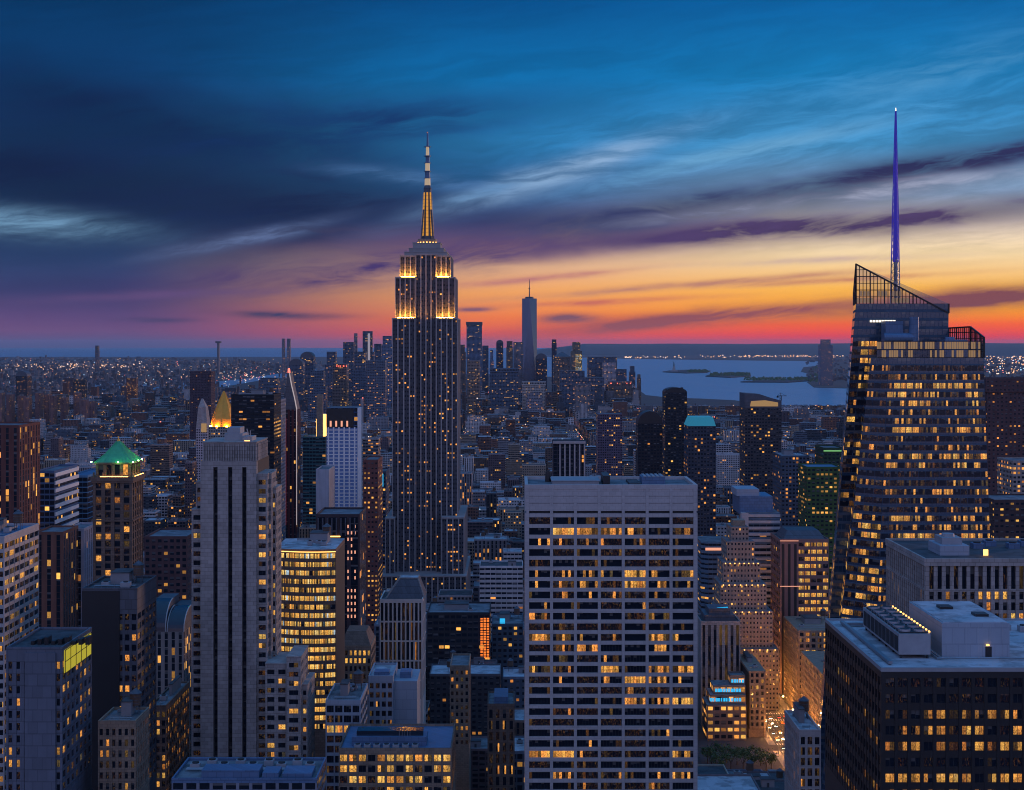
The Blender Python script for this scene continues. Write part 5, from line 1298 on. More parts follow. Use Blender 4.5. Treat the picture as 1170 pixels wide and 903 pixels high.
for k in range(14): g.box(fx(855), b_[1] + .3, b_[2] - .6, b_[2] - .02, b_[4] - 3.3 - k * 4.7, b_[4] - 1.2 - k * 4.7)
g.box(fx(847), fx(855), b_[2] - 1, b_[2] + 8, GZ, fz(586)); g.build('white_band', 'travertine', r_)
g = MB(); g.box(fx(846), fx(884), b_[2] + 4, b_[3], fz(588), fz(568)); g.build('plant_storey', 'bluegrey', r_)
g = MB(); g.box(fx(843), fx(869), b_[2] + 6, b_[3] - 4, fz(567.8), fz(560)); g.build('pale_penthouse', 'bluegrey_pale', r_)
tower('green_lit_tower', 'dark tower washed with dim green light beside the glass tower', 'office tower', 'the green lit tower', 922, 962, 535, 1300, 40, (.05, .10, .03), 620, win=(.2, .3, .75), lit=.16, bay=4, roof='bluegrey')  # the dim green light is put into the wall tint, no lamp casts it
r_, b_, fx, fz = tower('green_cap_building', 'building with a green lit curved cap behind the green tower', 'building', 'the green capped building', 941, 964, 513, 1420, 40, (.03, .06, .03), 540, lit=.06)
g = MB(); g.box(fx(941), fx(964), b_[2] - .5, b_[2] - .1, fz(516), fz(514.5)); g.build('cap_light', 'green_dim', r_)
tower('slate_blue_tower', 'slate blue tower with flat pale roof left of the green tower', 'office tower', 'the slate blue tower', 893, 925, 522, 1450, 50, (.07, .10, .14), 600, lit=.10, roof='roof_pale', kit=3)
def stepped(Y0=1060):
    s = Y0 / F
    def x(px): return (px - CX) * s
    def z(py): return H - (py - HY) * s
    root = thing('stepped_brick_tower', 'brown brick tower stepping down in curved setbacks lined with lamps', 'building', (x(852), Y0 + 20, GZ))
    mb = MB(); mb.st.update(lit=.17, win=(.28, .3, .72), tint=(.30, .235, .19))
    steps = [(840, 860, 606, 18), (834, 866, 622, 15), (829, 872, 646, 12), (825, 878, 670, 8), (822, 884, 700, 4), (820, 890, 742, 0)]
    prev = GZ
    for i, (a, b, t_, inset) in enumerate(reversed(steps)):
        mb.prism(rect(x(a), x(b), Y0 + inset, Y0 + 44), prev - (.01 if i else 0), z(t_), 0, 1, bay=2.4, flr=3.3, seed=i * 3.); prev = z(t_)
        mb.st.update(lit=.17 if i < 3 else .08)
    mb.build('wall', ['facade', 'roof'], root)
    for (a, b, t_, inset) in steps[2:]:
        for k in range(8):
            g = MB(); q = a + (b - a) * (k + .5) / 8; g.box(x(q) - .3, x(q) + .3, Y0 + inset - .5, Y0 + inset - .02, z(t_) - .8, z(t_) - .1)
            g.build('ledge_lamp', 'amber', root)
    g = MB(); g.box(x(843), x(857), Y0 + 22, Y0 + 34, z(606), z(599)); g.build('bulkhead', 'tan_brick', root)
    claim(x(820), x(890), Y0, Y0 + 44, 760, 'the stepped brick tower')
stepped()
def pinkt(root, wall, x0, x1, Y0, y1, zt, x, z):
    wall.box(x0 - .02, x(912), Y0 - .9, Y0 - .02, GZ, zt - 1, 0)
    for k in range(3): wall.box(x(893 + k * 7), x(896 + k * 7), Y0 - 1.0, Y0 - .85, GZ, zt - 3, 2)
    g = MB(); g.loft([(x(896), Y0 + 3, zt), (x(944), Y0 + 3, zt), (x(944), y1 - 3, zt), (x(896), y1 - 3, zt)], [(x(902), Y0 + 8, zt + 6), (x(938), Y0 + 8, zt + 6), (x(938), y1 - 8, zt + 6), (x(902), y1 - 8, zt + 6)], 0, 0); g.build('hipped_roof', 'slate', root)
    g = MB(); g.bar((x0, Y0 - 1.2, zt - .6), (x(912), Y0 - 1.2, zt - .6), .3); g.bar((x0, Y0 - 1.2, zt - 34), (x(914), Y0 - 1.2, zt - 34), .3); g.build('pink_strip', 'salmon', root)
M['pink_granite'] = mat('pink_granite', (.24, .14, .125), .6, 0, .15, .2)
relief('pink_granite_tower', 'pink granite tower with dark ribs and bands of yellow windows', 'office tower', 'the pink granite tower', 891, 947, 617, 1110, 40, 'pink_granite', 800, 8, 5.3, .7, 2.5, .8, 3, sides='l', nsd=6, recess=.4, extra=pinkt, bars=False, roof='roof_dark', pat=lambda i, j: (min(1, R.choice([0, .4, .8, 1, 1])) if i >= 3 else 0), side_lit=.1, zlow=830)
tower('dark_ribbed_tower', 'dark curved tower between the stepped and pink towers with faint ribs', 'office tower', 'the dark ribbed tower', 862, 889, 668, 1240, 40, (.045, .035, .035), 790, win=(.1, .3, .7), lit=.05, bay=2.2, chamfer=3)
def stripe(root, wall, x0, x1, Y0, y1, zt, x, z):
    g = MB(); g.box(x0 + 3, x1 - 3, Y0 + 4, y1 - 4, zt - .2, zt + 4); g.box(x0 + 6, x1 - 6, Y0 + 6, y1 - 6, zt + 4, zt + 8); g.build('bulkhead', 'slate', root)
    g = MB(); g.bar((x(818), Y0 + 10, zt + 7.5), (x(834), Y0 + 10, zt + 8.2), .5); g.build('roof_light', 'cyan', root)
relief('beige_piered_building', 'beige stone building with six dark window strips below a dark roof', 'building', 'the beige piered building', 801, 846, 711, 1016, 30, 'limestone', 775, 7, 14.0, 1.9, .5, .06, 1, sides='r', nsd=5, recess=.7, extra=stripe, bars=False, smi=2, roof='roof_dark', zlow=790)
r_, b_, fx, fz = tower('blue_lit_lowrise', 'low terraced block with blue lit storeys above white and yellow windows', 'building', 'the blue lit terraced block', 808, 853, 806, 978, 24, (.16, .13, .12), 850, win=(.14, .3, .8), lit=.75, bay=4, flr=4.2, tiers=[(812, 853, 795, 2), (816, 853, 785, 4), (836, 853, 776, 6)])
for a, b, t_ in ((812, 850, 800), (818, 850, 790), (837, 852.5, 780)):
    g = MB()
    for k in range(int((b - a) / 3)): g.box(fx(a + k * 3), fx(a + k * 3 + R.uniform(1.2, 2.7)), b_[2] + (0 if t_ == 800 else 2 if t_ == 790 else 4) + 1.2, b_[2] + 5.5, fz(t_ + 2.2), fz(t_ - 1.4 - (6 if t_ == 780 and k > 5 else 0)))
    g.build('blue_light_band', 'cyan', r_)
relief('lavender_pillar_building', 'narrow lavender pillared building beside the black clad block', 'building', 'the lavender pillared building', 913, 938, 836, 560, 30, 'travertine', 903, 3, 3.9, .9, 1.0, .15, 2, sides='l', nsd=8, recess=.7, roof='roof_pale', kit=1)
tower('dark_flat_tower', 'wide reddish tower with black flat top at the right edge', 'skyscraper', 'the black topped tower', 1128, 1240, 448, 1400, 50, (.10, .055, .055), 570, win=(.28, .35, .7), lit=.17, bay=4, tiers=[(1126, 1242, 434, -1)], roof='roof_dark')
tower('dark_brown_block', 'dark brown block with dotted orange lights right of the glass tower', 'office building', 'the dark brown block', 1136, 1230, 573, 1000, 40, (.07, .045, .045), 640, win=(.2, .4, .75), lit=.22)
tower('lit_grey_building', 'grey building lit by lamps at the far right', 'building', 'the lamp lit grey building', 1157, 1200, 528, 1250, 40, (.30, .26, .23), 575, lit=.3)
r_, b_, fx, fz = tower('pale_finned_tower', 'broad building crowned by white vertical fins behind the white slab', 'office tower', 'the white finned building', 632, 669, 506, 1400, 30, (.03, .032, .05), 548, win=(.1, .1, .9), lit=.03, bay=4)
g = MB()
for k in range(6): g.box(fx(639 + k * 5.6), fx(640.6 + k * 5.6), b_[2] - 1.2, b_[2] - .02, fz(548), fz(508))
g.box(fx(632), fx(669), b_[2] - 1.5, b_[2] - .02, fz(507), fz(504)); g.build('white_fin', 'travertine', r_)
tower('red_topped_tower', 'dark plum tower with red glow near its top behind the white slab', 'office tower', 'the plum tower', 683, 711, 474, 2300, 50, (.12, .09, .13), 545, lit=.12)
r_, b_, fx, fz = tower('blue_step_building', 'curved low building with a white lit roof edge beside the white slab', 'building', 'the white lit low building', 802, 836, 620, 1160, 40, (.10, .16, .22), 660, win=(.02, .3, .7), lit=.1, chamfer=5)
g = MB(); g.box(fx(806), fx(826), b_[2] - .6, b_[2] - .1, fz(629), fz(626)); g.build('lit_canopy', 'salmon', r_)

# ---- beyond the midtown: landmarks and the downtown cluster
def gold_pyramid():
    Y0 = 1950; s = Y0 / F
    def x(px): return (px - CX) * s
    def z(py): return H - (py - HY) * s
    root = thing('gold_pyramid_tower', 'tower topped by a steep gilded pyramid roof', 'skyscraper', (x(253), Y0 + 17, GZ))
    mb = MB(); mb.st.update(tint=(.34, .31, .27), lit=.1); mb.prism(rect(x(238), x(268), Y0, Y0 + 34), GZ, z(488), 0, 1, bay=3, seed=8.); mb.build('wall', ['facade', 'roof'], root)
    g = MB(); n = 8; c = (x(253), Y0 + 17)
    prof = [(14.2, 488), (12.6, 479), (8.6, 467), (4.6, 457), (.5, 447.5)]
    for (r0, a), (r1, b) in zip(prof, prof[1:]): g.cyl(*c, z(a), z(b), r0 * s * 1.06, r1 * s * 1.06, n, 0, cap=(b < 450))
    for k in range(n):
        a = 6.2832 * k / n
        for (r0, za), (r1, zb_) in zip(prof, prof[1:]): g.bar((c[0] + r0 * s * 1.07 * math.cos(a), c[1] + r0 * s * 1.07 * math.sin(a), z(za)), (c[0] + r1 * s * 1.07 * math.cos(a), c[1] + r1 * s * 1.07 * math.sin(a), z(zb_)), .55)
    ro = g.build('pyramid_roof', 'gold', root)
    for k in range(8):
        a = k * .7854 - .39; g = MB(); q = (c[0] + 15.2 * s * math.cos(a), c[1] + 15.2 * s * math.sin(a)); g.box(q[0] - 1, q[0] + 1, q[1] - 1, q[1] + 1, z(488) + .2, z(488) + 1.2); g.build('floodlight', 'flood', root)
    claim(x(238), x(268), Y0, Y0 + 34, 495, 'the gold pyramid tower')
gold_pyramid()
r_, b_, fx, fz = tower('pale_spire_tower', 'pale clock tower with pointed roof beside the gold pyramid', 'skyscraper', 'the pale spire tower', 224, 237, 490, 2150, 26, (.42, .39, .40), 500, lit=.1)
g = MB(); A = [(b_[0], b_[2], b_[4]), (b_[1], b_[2], b_[4]), (b_[1], b_[3], b_[4]), (b_[0], b_[3], b_[4])]; cxx = fx(229)
q = [(cxx - 1, b_[2] + 12, fz(456)), (cxx + 1, b_[2] + 12, fz(456)), (cxx + 1, b_[2] + 14, fz(456)), (cxx - 1, b_[2] + 14, fz(456))]
mid_ = [tuple(.62 * v + .38 * w_ for v, w_ in zip(a, b)) for a, b in zip(A, q)]
mid_ = [(a, b, c + 14) for a, b, c in mid_]
g.loft(A, mid_, 0, 0, cap=False); g.loft(mid_, q, 0, 0); g.build('pointed_roof', 'limestone', r_)
g = MB(); g.box(fx(230), fx(236), b_[2] - .5, b_[2] - .1, fz(494), fz(484)); g.build('lit_clock_stage', 'gold_band', r_)
tower('dark_plum_slab', 'dark plum slab standing alone before the river', 'building', 'the plum river slab', 217, 241, 425, 3400, 50, (.07, .045, .06), 452, lit=.02, win=(.2, .3, .7))
def world_tower():
    Y = 6300; s = Y / F
    def x(px): return (px - CX) * s
    def z(py): return H - (py - HY) * s
    root = thing('tapering_glass_tower', 'tallest downtown glass tower with chamfered tapering faces and thin mast', 'skyscraper', (x(605), Y + 31, GZ))
    c = (x(605), Y + 31); h0 = 31.5; zb, zt = GZ + 56, z(341)
    A = [(c[0] - h0, c[1] - h0), (c[0] + h0, c[1] - h0), (c[0] + h0, c[1] + h0), (c[0] - h0, c[1] + h0)]
    h1 = h0 * .98; T = [(c[0], c[1] - h1), (c[0] + h1, c[1]), (c[0], c[1] + h1), (c[0] - h1, c[1])]
    mb = MB(); mb.prism(A, GZ, zb, 0, 0)
    for i in range(4):
        j = (i + 1) % 4
        mb.face([(*A[i], zb), (*A[j], zb), (*T[i], zt)], 0); mb.face([(*A[j], zb), (*T[j], zt), (*T[i], zt)], 0)
    mb.face([(*t, zt) for t in T], 1)
    mb.build('curtain_wall', ['mirror_glass', 'black_metal'], root)
    g = MB(); g.cyl(*c, zt, zt + 7, 18, 17, 16); g.cyl(*c, zt + 7, z(319), 2.6, .9, 8); g.cyl(*c, zt + 40, zt + 43, 4, 4, 8); g.cyl(*c, zt + 68, zt + 70, 3, 3, 8); g.build('mast', 'slate', root)
    HEROES.append(('the tapering downtown tower', 597, 614, Y, 430))
m, t, p = new_mat('mirror_glass'); p.inputs['Base Color'].default_value = (.13, .17, .25, 1); p.inputs['Metallic'].default_value = .7; p.inputs['Roughness'].default_value = .16; M['mirror_glass'] = m
world_tower()
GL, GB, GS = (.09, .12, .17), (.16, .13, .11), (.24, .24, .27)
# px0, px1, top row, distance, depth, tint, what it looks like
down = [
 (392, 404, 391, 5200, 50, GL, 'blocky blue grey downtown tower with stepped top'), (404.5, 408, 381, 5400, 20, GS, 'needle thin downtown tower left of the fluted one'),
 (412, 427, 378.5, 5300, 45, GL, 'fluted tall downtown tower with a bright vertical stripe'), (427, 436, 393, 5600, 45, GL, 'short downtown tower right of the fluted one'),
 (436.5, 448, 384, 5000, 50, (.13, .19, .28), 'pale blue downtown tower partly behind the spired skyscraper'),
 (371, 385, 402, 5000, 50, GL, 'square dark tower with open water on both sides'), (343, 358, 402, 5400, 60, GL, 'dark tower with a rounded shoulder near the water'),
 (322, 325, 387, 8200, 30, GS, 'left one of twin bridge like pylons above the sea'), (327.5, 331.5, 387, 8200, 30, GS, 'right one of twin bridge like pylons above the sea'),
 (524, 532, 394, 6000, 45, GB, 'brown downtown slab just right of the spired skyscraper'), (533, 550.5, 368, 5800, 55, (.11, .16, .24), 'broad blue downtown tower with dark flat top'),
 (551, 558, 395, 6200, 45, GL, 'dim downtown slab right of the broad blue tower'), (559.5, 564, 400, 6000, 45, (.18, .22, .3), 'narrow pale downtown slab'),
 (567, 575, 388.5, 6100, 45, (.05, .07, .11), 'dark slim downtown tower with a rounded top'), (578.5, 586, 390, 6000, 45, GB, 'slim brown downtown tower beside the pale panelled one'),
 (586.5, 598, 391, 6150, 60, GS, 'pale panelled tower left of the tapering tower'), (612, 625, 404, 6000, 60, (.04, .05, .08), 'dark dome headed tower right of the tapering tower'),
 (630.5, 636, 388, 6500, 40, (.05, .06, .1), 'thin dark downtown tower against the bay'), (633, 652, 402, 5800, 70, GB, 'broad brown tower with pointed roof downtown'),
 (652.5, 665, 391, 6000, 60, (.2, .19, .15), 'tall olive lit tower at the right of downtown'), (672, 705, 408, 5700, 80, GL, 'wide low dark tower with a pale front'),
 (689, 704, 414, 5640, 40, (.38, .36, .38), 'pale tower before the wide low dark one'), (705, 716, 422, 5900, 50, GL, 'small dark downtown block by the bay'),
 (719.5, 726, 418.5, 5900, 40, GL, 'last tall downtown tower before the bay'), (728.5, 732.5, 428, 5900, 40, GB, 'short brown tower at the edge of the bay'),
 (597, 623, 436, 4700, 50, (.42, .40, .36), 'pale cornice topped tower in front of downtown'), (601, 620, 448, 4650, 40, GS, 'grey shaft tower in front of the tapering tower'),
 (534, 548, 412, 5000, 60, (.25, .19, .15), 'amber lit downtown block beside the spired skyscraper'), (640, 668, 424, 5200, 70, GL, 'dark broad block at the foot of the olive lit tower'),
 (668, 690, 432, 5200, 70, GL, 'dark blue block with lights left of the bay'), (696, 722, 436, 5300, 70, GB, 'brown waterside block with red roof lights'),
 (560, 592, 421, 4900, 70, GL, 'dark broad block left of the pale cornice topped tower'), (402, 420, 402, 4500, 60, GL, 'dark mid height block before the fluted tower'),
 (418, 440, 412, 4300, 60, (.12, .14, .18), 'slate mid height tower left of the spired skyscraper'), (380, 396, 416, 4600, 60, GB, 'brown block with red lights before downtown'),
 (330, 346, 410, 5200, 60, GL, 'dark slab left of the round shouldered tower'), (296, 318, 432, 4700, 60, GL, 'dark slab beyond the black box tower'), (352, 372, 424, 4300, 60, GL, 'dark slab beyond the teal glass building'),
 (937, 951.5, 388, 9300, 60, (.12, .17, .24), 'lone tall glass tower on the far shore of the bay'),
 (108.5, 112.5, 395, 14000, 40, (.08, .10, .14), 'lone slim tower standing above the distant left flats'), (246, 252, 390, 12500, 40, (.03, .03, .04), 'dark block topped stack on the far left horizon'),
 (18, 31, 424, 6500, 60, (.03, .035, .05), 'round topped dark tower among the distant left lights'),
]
for (a, b, t_, Y, dp, col_, lab) in down:
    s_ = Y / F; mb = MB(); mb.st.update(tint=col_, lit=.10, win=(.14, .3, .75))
    x0, x1, zt = X(a, Y), X(b, Y), Z(t_, Y); w_ = x1 - x0
    lab_k = lab
    if 'round' in lab or 'dome' in lab:
        mb.prism(rect(x0, x1, Y, Y + dp), GZ, zt - w_ * .45, 0, 1, bay=5, flr=4.5, seed=a)
        n = 10; A = [((x0 + x1) / 2 + w_ / 2 * math.cos(math.pi * k / n), Y, zt - w_ * .45 + w_ * .45 * math.sin(math.pi * k / n)) for k in range(n + 1)]
        B = [(q0, Y + dp, q2) for q0, _, q2 in A]; mb.face(A[::-1], 1); mb.face(B, 1)
        for k in range(n): mb.face([A[k], A[k + 1], B[k + 1], B[k]], 1)
    elif 'pointed' in lab:
        mb.prism(rect(x0, x1, Y, Y + dp), GZ, zt - w_ * .3, 0, 1, bay=5, flr=4.5, seed=a)
        c = ((x0 + x1) / 2, Y + dp / 2); A = [(x0, Y, zt - w_ * .3), (x1, Y, zt - w_ * .3), (x1, Y + dp, zt - w_ * .3), (x0, Y + dp, zt - w_ * .3)]
        mb.loft(A, [(c[0] - 1, c[1] - 1, zt), (c[0] + 1, c[1] - 1, zt), (c[0] + 1, c[1] + 1, zt), (c[0] - 1, c[1] + 1, zt)], 1, 1)
    elif 'flat top' in lab or 'cornice' in lab:
        mb.prism(rect(x0, x1, Y, Y + dp), GZ, zt - 12, 0, 1, bay=5, flr=4.5, seed=a); mb.prism(rect(x0 - 2, x1 + 2, Y - 2, Y + dp + 2), zt - 12, zt, 1 if 'flat' in lab else 0, 1, bay=5, flr=12)
    elif 'block topped' in lab:
        mb.prism(rect(x0 + w_ * .35, x1 - w_ * .35, Y, Y + dp), GZ, zt - 16, 1, 1); mb.prism(rect(x0, x1, Y, Y + dp), zt - 16, zt, 1, 1)
    else:
        k = R.uniform(.75, .95); mb.prism(rect(x0, x1, Y, Y + dp), GZ, GZ + (zt - GZ) * k, 0, 1, bay=5, flr=4.5, seed=a)
        q = w_ * R.choice([0, .05, .14]) + .1; mb.prism(rect(x0 + q, x1 - q, Y + q, Y + dp - q), GZ + (zt - GZ) * k - .01, zt, 0, 1, bay=5, flr=4.5, seed=a + 1)
    if lab.startswith('tall olive'): mb.prism(rect(x0 + .4 * w_, x1 - .1, Y - 1.5, Y - .1), zt * .2, zt * .82, 0, 1, bay=4, flr=4, tint=(.5, .42, .2), lit=.9, win=(.3, .1, .9))  # floodlit front: its light is put into an olive tint and lit cells
    if 'bright vertical' in lab: mb.box(x0 + w_ * .55, x0 + w_ * .72, Y - 1.5, Y - .1, zt * .45, zt - 8, 2)
    if ' red ' in lab:
        for k in range(6): q0 = x0 + w_ * R.random(); mb.box(q0 - 1.2, q0 + 1.2, Y - 2, Y - .1, zt - 8, zt - 5, 3)
    o = mb.build('downtown_tower', ['facade', 'slate', 'stripe_glow', 'redlamp'])
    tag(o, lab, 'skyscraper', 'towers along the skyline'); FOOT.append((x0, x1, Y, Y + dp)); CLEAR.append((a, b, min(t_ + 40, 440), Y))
# row of brick slabs across the river flats on the left
spots = [(-4, 2), (7, 13), (20, 26), (28, 33), (40, 46), (50, 56), (57, 62), (69, 75), (84, 90), (92, 98), (101, 108)]
for i, (a, b) in enumerate(spots):
    Y = 4300 + (i % 3) * 60; mb = MB(); c_ = R.uniform(.8, 1.2); mb.st.update(tint=(.20 * c_, .11 * c_, .10 * c_), lit=.10, win=(.25, .35, .7)); t_ = 449 + (i % 4) * 1.8 + (6 if i > 8 else 0)
    x0, x1 = X(a, Y), X(b, Y); mb.prism(rect(x0, x1, Y, Y + 30), GZ, Z(t_, Y), 0, 1, bay=4, flr=3.2, seed=i); mb.prism(rect(x0 + 4, x1 - 4, Y + 8, Y + 20), Z(t_, Y) - .01, Z(t_, Y) + 5, 1, 1)
    o = mb.build('apartment_slab', ['facade', 'roof']); tag(o, 'reddish brick apartment slab in the row before the distant left lights', 'apartment block', 'row of brick apartment slabs')
    FOOT.append((x0, x1, Y, Y + 30)); CLEAR.append((a, b, 475, Y))
# statue on its island
def statue():
    Y = GY(425.4); s = Y / F; c = (X(770, Y), Y)
    root = thing('statue', 'dark standing statue with raised torch on the small harbour island', 'statue', (*c, 7)); z = 7
    g = MB(); g.box(c[0] - 32, c[0] + 32, Y - 32, Y + 32, z, z + 10); g.loft([(c[0] - 13, Y - 13, z + 10), (c[0] + 13, Y - 13, z + 10), (c[0] + 13, Y + 13, z + 10), (c[0] - 13, Y + 13, z + 10)], [(c[0] - 9, Y - 9, z + 46), (c[0] + 9, Y - 9, z + 46), (c[0] + 9, Y + 9, z + 46), (c[0] - 9, Y + 9, z + 46)], 0, 0); g.build('pedestal', 'limestone_dark', root)
    g = MB()
    for r0, r1, za, zb in ((6.5, 5.5, 46, 62), (5.5, 4.6, 62, 74), (4.6, 1.8, 74, 78), (1.8, 2.6, 78, 81), (2.6, 1.5, 81, 86)): g.cyl(*c, z + za, z + zb, r0, r1, 10)
    g.bar((c[0] - 3.5, Y, z + 73), (c[0] - 7.5, Y, z + 92), 1.5, 0, 6); g.bar((c[0] + 3, Y - 3, z + 72), (c[0] + 5, Y - 5, z + 62), 1.6, 0, 6); g.build('figure', 'copper_dark', root)
    g = MB(); g.cyl(c[0] - 7.6, Y, z + 92, z + 97, 1.4, .4, 8); g.build('torch', 'gold', root)
M['copper_dark'] = mat('dark_copper', (.08, .14, .12), .8)
statue()

# ================================================================== the street life of the avenue, bottom right
AVX = 180
def lamp_post(x, y, side):
    root = thing('street_lamp', 'street lamp with a glowing orange head along the avenue', 'street lamp', (x, y, GZ + .15), 'street lamps along the avenue')
    g = MB(); g.cyl(x, y, GZ, GZ + 9, .16, .09, 8); g.bar((x, y, GZ + 8.9), (x + side * 2.6, y, GZ + 9.5), .08, 0, 6); g.cyl(x, y, GZ, GZ + .8, .28, .22, 8); g.build('pole', 'steel', root)
    g = MB(); g.box(x + side * 2.2, x + side * 3.1, y - .22, y + .22, GZ + 9.35, GZ + 9.55, 0, True); g.build('lamp_head', 'street_lamp', root)
    return root
first_lamp = lamp_post(0, 0, 1)
spots_ = [(AVX + sd * 13, yy, -sd) for yy in range(870, 1330, 38) for sd in (-1, 1)]
for i, (lx, ly, sd) in enumerate(spots_):
    o = first_lamp if i == 0 else copy_tree(first_lamp)
    o.location = (lx, ly, GZ + .15); o.rotation_euler[2] = 0 if sd > 0 else math.pi
def make_car(tint_name):
    root = thing('parked_car', 'x', 'car', (0, 0, GZ + .05), 'cars on the avenue')
    g = MB(); A = [(-.9, -2.2), (.9, -2.2), (.9, 2.2), (-.9, 2.2)]
    g.loft([(x * .96, y, .32 + GZ) for x, y in A], [(x, y * 1.01, .62 + GZ) for x, y in A], 0, 0, cap=False); g.loft([(x, y * 1.01, .62 + GZ) for x, y in A], [(x * .92, y * .97, .92 + GZ) for x, y in A], 0, 0)
    g.loft([(x * .84, y * .42 - .15, 1.36 + GZ) for x, y in A], [(x * .74, y * .36 - .15, 1.47 + GZ) for x, y in A], 0, 0)
    off = g.build('body', tint_name, root)
    g = MB(); g.loft([(x * .90, y * .60 - .15, .92 + GZ) for x, y in A], [(x * .84, y * .42 - .15, 1.36 + GZ) for x, y in A], 0, 0, cap=False); g.build('window', 'glass_dark', root)
    for wx in (-.88, .88):
        for wy in (-1.4, 1.4):
            g = MB(); pts = [(wx, wy + .33 * math.cos(k * .6283), GZ + .33 + .33 * math.sin(k * .6283)) for k in range(10)]; q = [(a + (.2 if wx < 0 else -.2), b, c) for a, b, c in pts]
            g.face(pts); g.face(q[::-1])
            for k in range(10): g.face([pts[k], pts[(k + 1) % 10], q[(k + 1) % 10], q[k]])
            g.build('wheel', 'black_metal', root)
    for wx in (-.62, .62):
        g = MB(); g.box(wx - .22, wx + .22, -2.3, -2.2, GZ + .6, GZ + .8, 0, True); g.build('headlight', 'headlight', root)
        g = MB(); g.box(wx - .22, wx + .22, 2.2, 2.3, GZ + .62, GZ + .8, 0, True); g.build('tail_light', 'taillight', root)
    return root
M['car_yellow'] = mat('cab_yellow_paint', (.62, .36, .02), .35, .1, .05); M['car_black'] = mat('black_car_paint', (.02, .02, .024), .3, .2, .05); M['car_white'] = mat('white_car_paint', (.62, .62, .62), .35, .1, .05)
protos = {k: make_car('car_' + k) for k in ('yellow', 'black', 'white')}
used_c = set(); n_of = {'yellow': 'yellow cab driving on the orange lit avenue', 'black': 'black car driving on the orange lit avenue', 'white': 'white car driving on the orange lit avenue'}
rc = random.Random(5)
for i in range(36):
    kind = ['yellow', 'black', 'white', 'yellow', 'black'][i % 5]; src = protos[kind]
    o = src if kind not in used_c else copy_tree(src); used_c.add(kind)
    lane = (-8, -3, 3, 8)[i % 4]; o.location = (AVX + lane, 890 + (i // 4) * 17 + (i % 4) * 4 + rc.uniform(0, 5), GZ + .05); o.name = 'car'
    o.rotation_euler[2] = 0 if lane < 0 else math.pi
    o['label'] = n_of[kind]; o['group'] = kind + ' cars on the avenue'

# small park with trees and blue event tents
PX0, PX1, PY0, PY1 = X(800, 930), AVX - 17, 898, 958
sheet('lawn', rect(PX0, PX1, PY0, PY1), GZ + .16, 'lawn' if 'lawn' in M else 'ground')
FOOT.append((PX0 - 4, PX1 + 2, PY0 - 4, PY1 + 4))
CLEAR.append((800, 866, 893, 890)); CLEAR.append((862, 936, 900, 960))
m, t, p = new_mat('leaf')
oi = t.new('ShaderNodeObjectInfo').outputs['Random']; sd_ = t.attr('seed')
t.put(p.inputs['Base Color'], t.mix(t.white(t.xyz(sd_, oi, 1.0)), (.045, .09, .025), (.12, .17, .05))); p.inputs['Roughness'].default_value = .8; M['leaf'] = m
def tree(x, y, h, seed):
    r = random.Random(seed); root = thing('park_tree', 'leafy park tree in the clump above the blue tents', 'tree', (x, y, GZ), 'trees in the small park')
    g = MB(); g.cyl(x, y, GZ, GZ + h * .45, .38, .22, 8)
    tips = []
    for k in range(6):
        a = r.uniform(0, 6.28); q = (x + math.cos(a) * h * .25, y + math.sin(a) * h * .25, GZ + h * r.uniform(.55, .85)); g.bar((x, y, GZ + h * r.uniform(.3, .45)), q, .12, 0, 5); tips.append(q)
    g.build('trunk', 'bark', root)
    c = MB()
    for k in range(520):
        b = r.choice(tips); a, e, d = r.uniform(0, 6.28), r.gauss(0, .6), abs(r.gauss(0, h * .13))
        v = Vector((b[0] + d * math.cos(a) * math.cos(e), b[1] + d * math.sin(a) * math.cos(e), b[2] + d * math.sin(e) * .9))
        n = Vector((r.gauss(0, 1), r.gauss(0, 1), r.gauss(.6, 1))).normalized(); u = n.orthogonal().normalized() * r.uniform(.35, .7); w_ = n.cross(u)
        c.face([v - u, v - w_ * .6, v + u, v + w_ * .6], 0, seed=r.random() * 50)
    c.build('crown', 'leaf', root)
rt = random.Random(12)
for i in range(13): tree(PX0 + 4 + (i % 7) * 6.2 + rt.uniform(-1.5, 1.5), PY0 + 8 + (i // 7) * 16 + rt.uniform(-3, 3), rt.uniform(11, 15), i)
for i, (a, b) in enumerate(((819, 826), (829, 842), (844, 855))):
    Y = 893; x0, x1 = X(a, Y), X(b, Y)
    root = thing('event_tent', ['small blue lit tent nearest the white slab', 'widest blue lit tent in front of the park trees', 'blue lit tent nearest the avenue'][i], 'tent', ((x0 + x1) / 2, Y + 2, GZ))
    g = MB(); g.loft([(x0, Y, GZ + 2.6), (x1, Y, GZ + 2.6), (x1, Y + 5, GZ + 2.6), (x0, Y + 5, GZ + 2.6)], [(x0 + 1, Y + 2, GZ + 4.4), (x1 - 1, Y + 2, GZ + 4.4), (x1 - 1, Y + 3, GZ + 4.4), (x0 + 1, Y + 3, GZ + 4.4)]); g.build('canopy', 'cyan_soft', root)
    for q in ((x0 + .1, Y + .1), (x1 - .1, Y + .1), (x1 - .1, Y + 4.9), (x0 + .1, Y + 4.9)): g = MB(); g.cyl(*q, GZ + .1, GZ + 2.6, .08, n=6); g.build('leg', 'steel', root)
    g = MB(); g.box(x0 + .3, x1 - .3, Y + 4.5, Y + 4.7, GZ + .1, GZ + 2.4); g.build('lit_counter', ['whitelamp', 'orange_sign', 'cyan'][i], root)
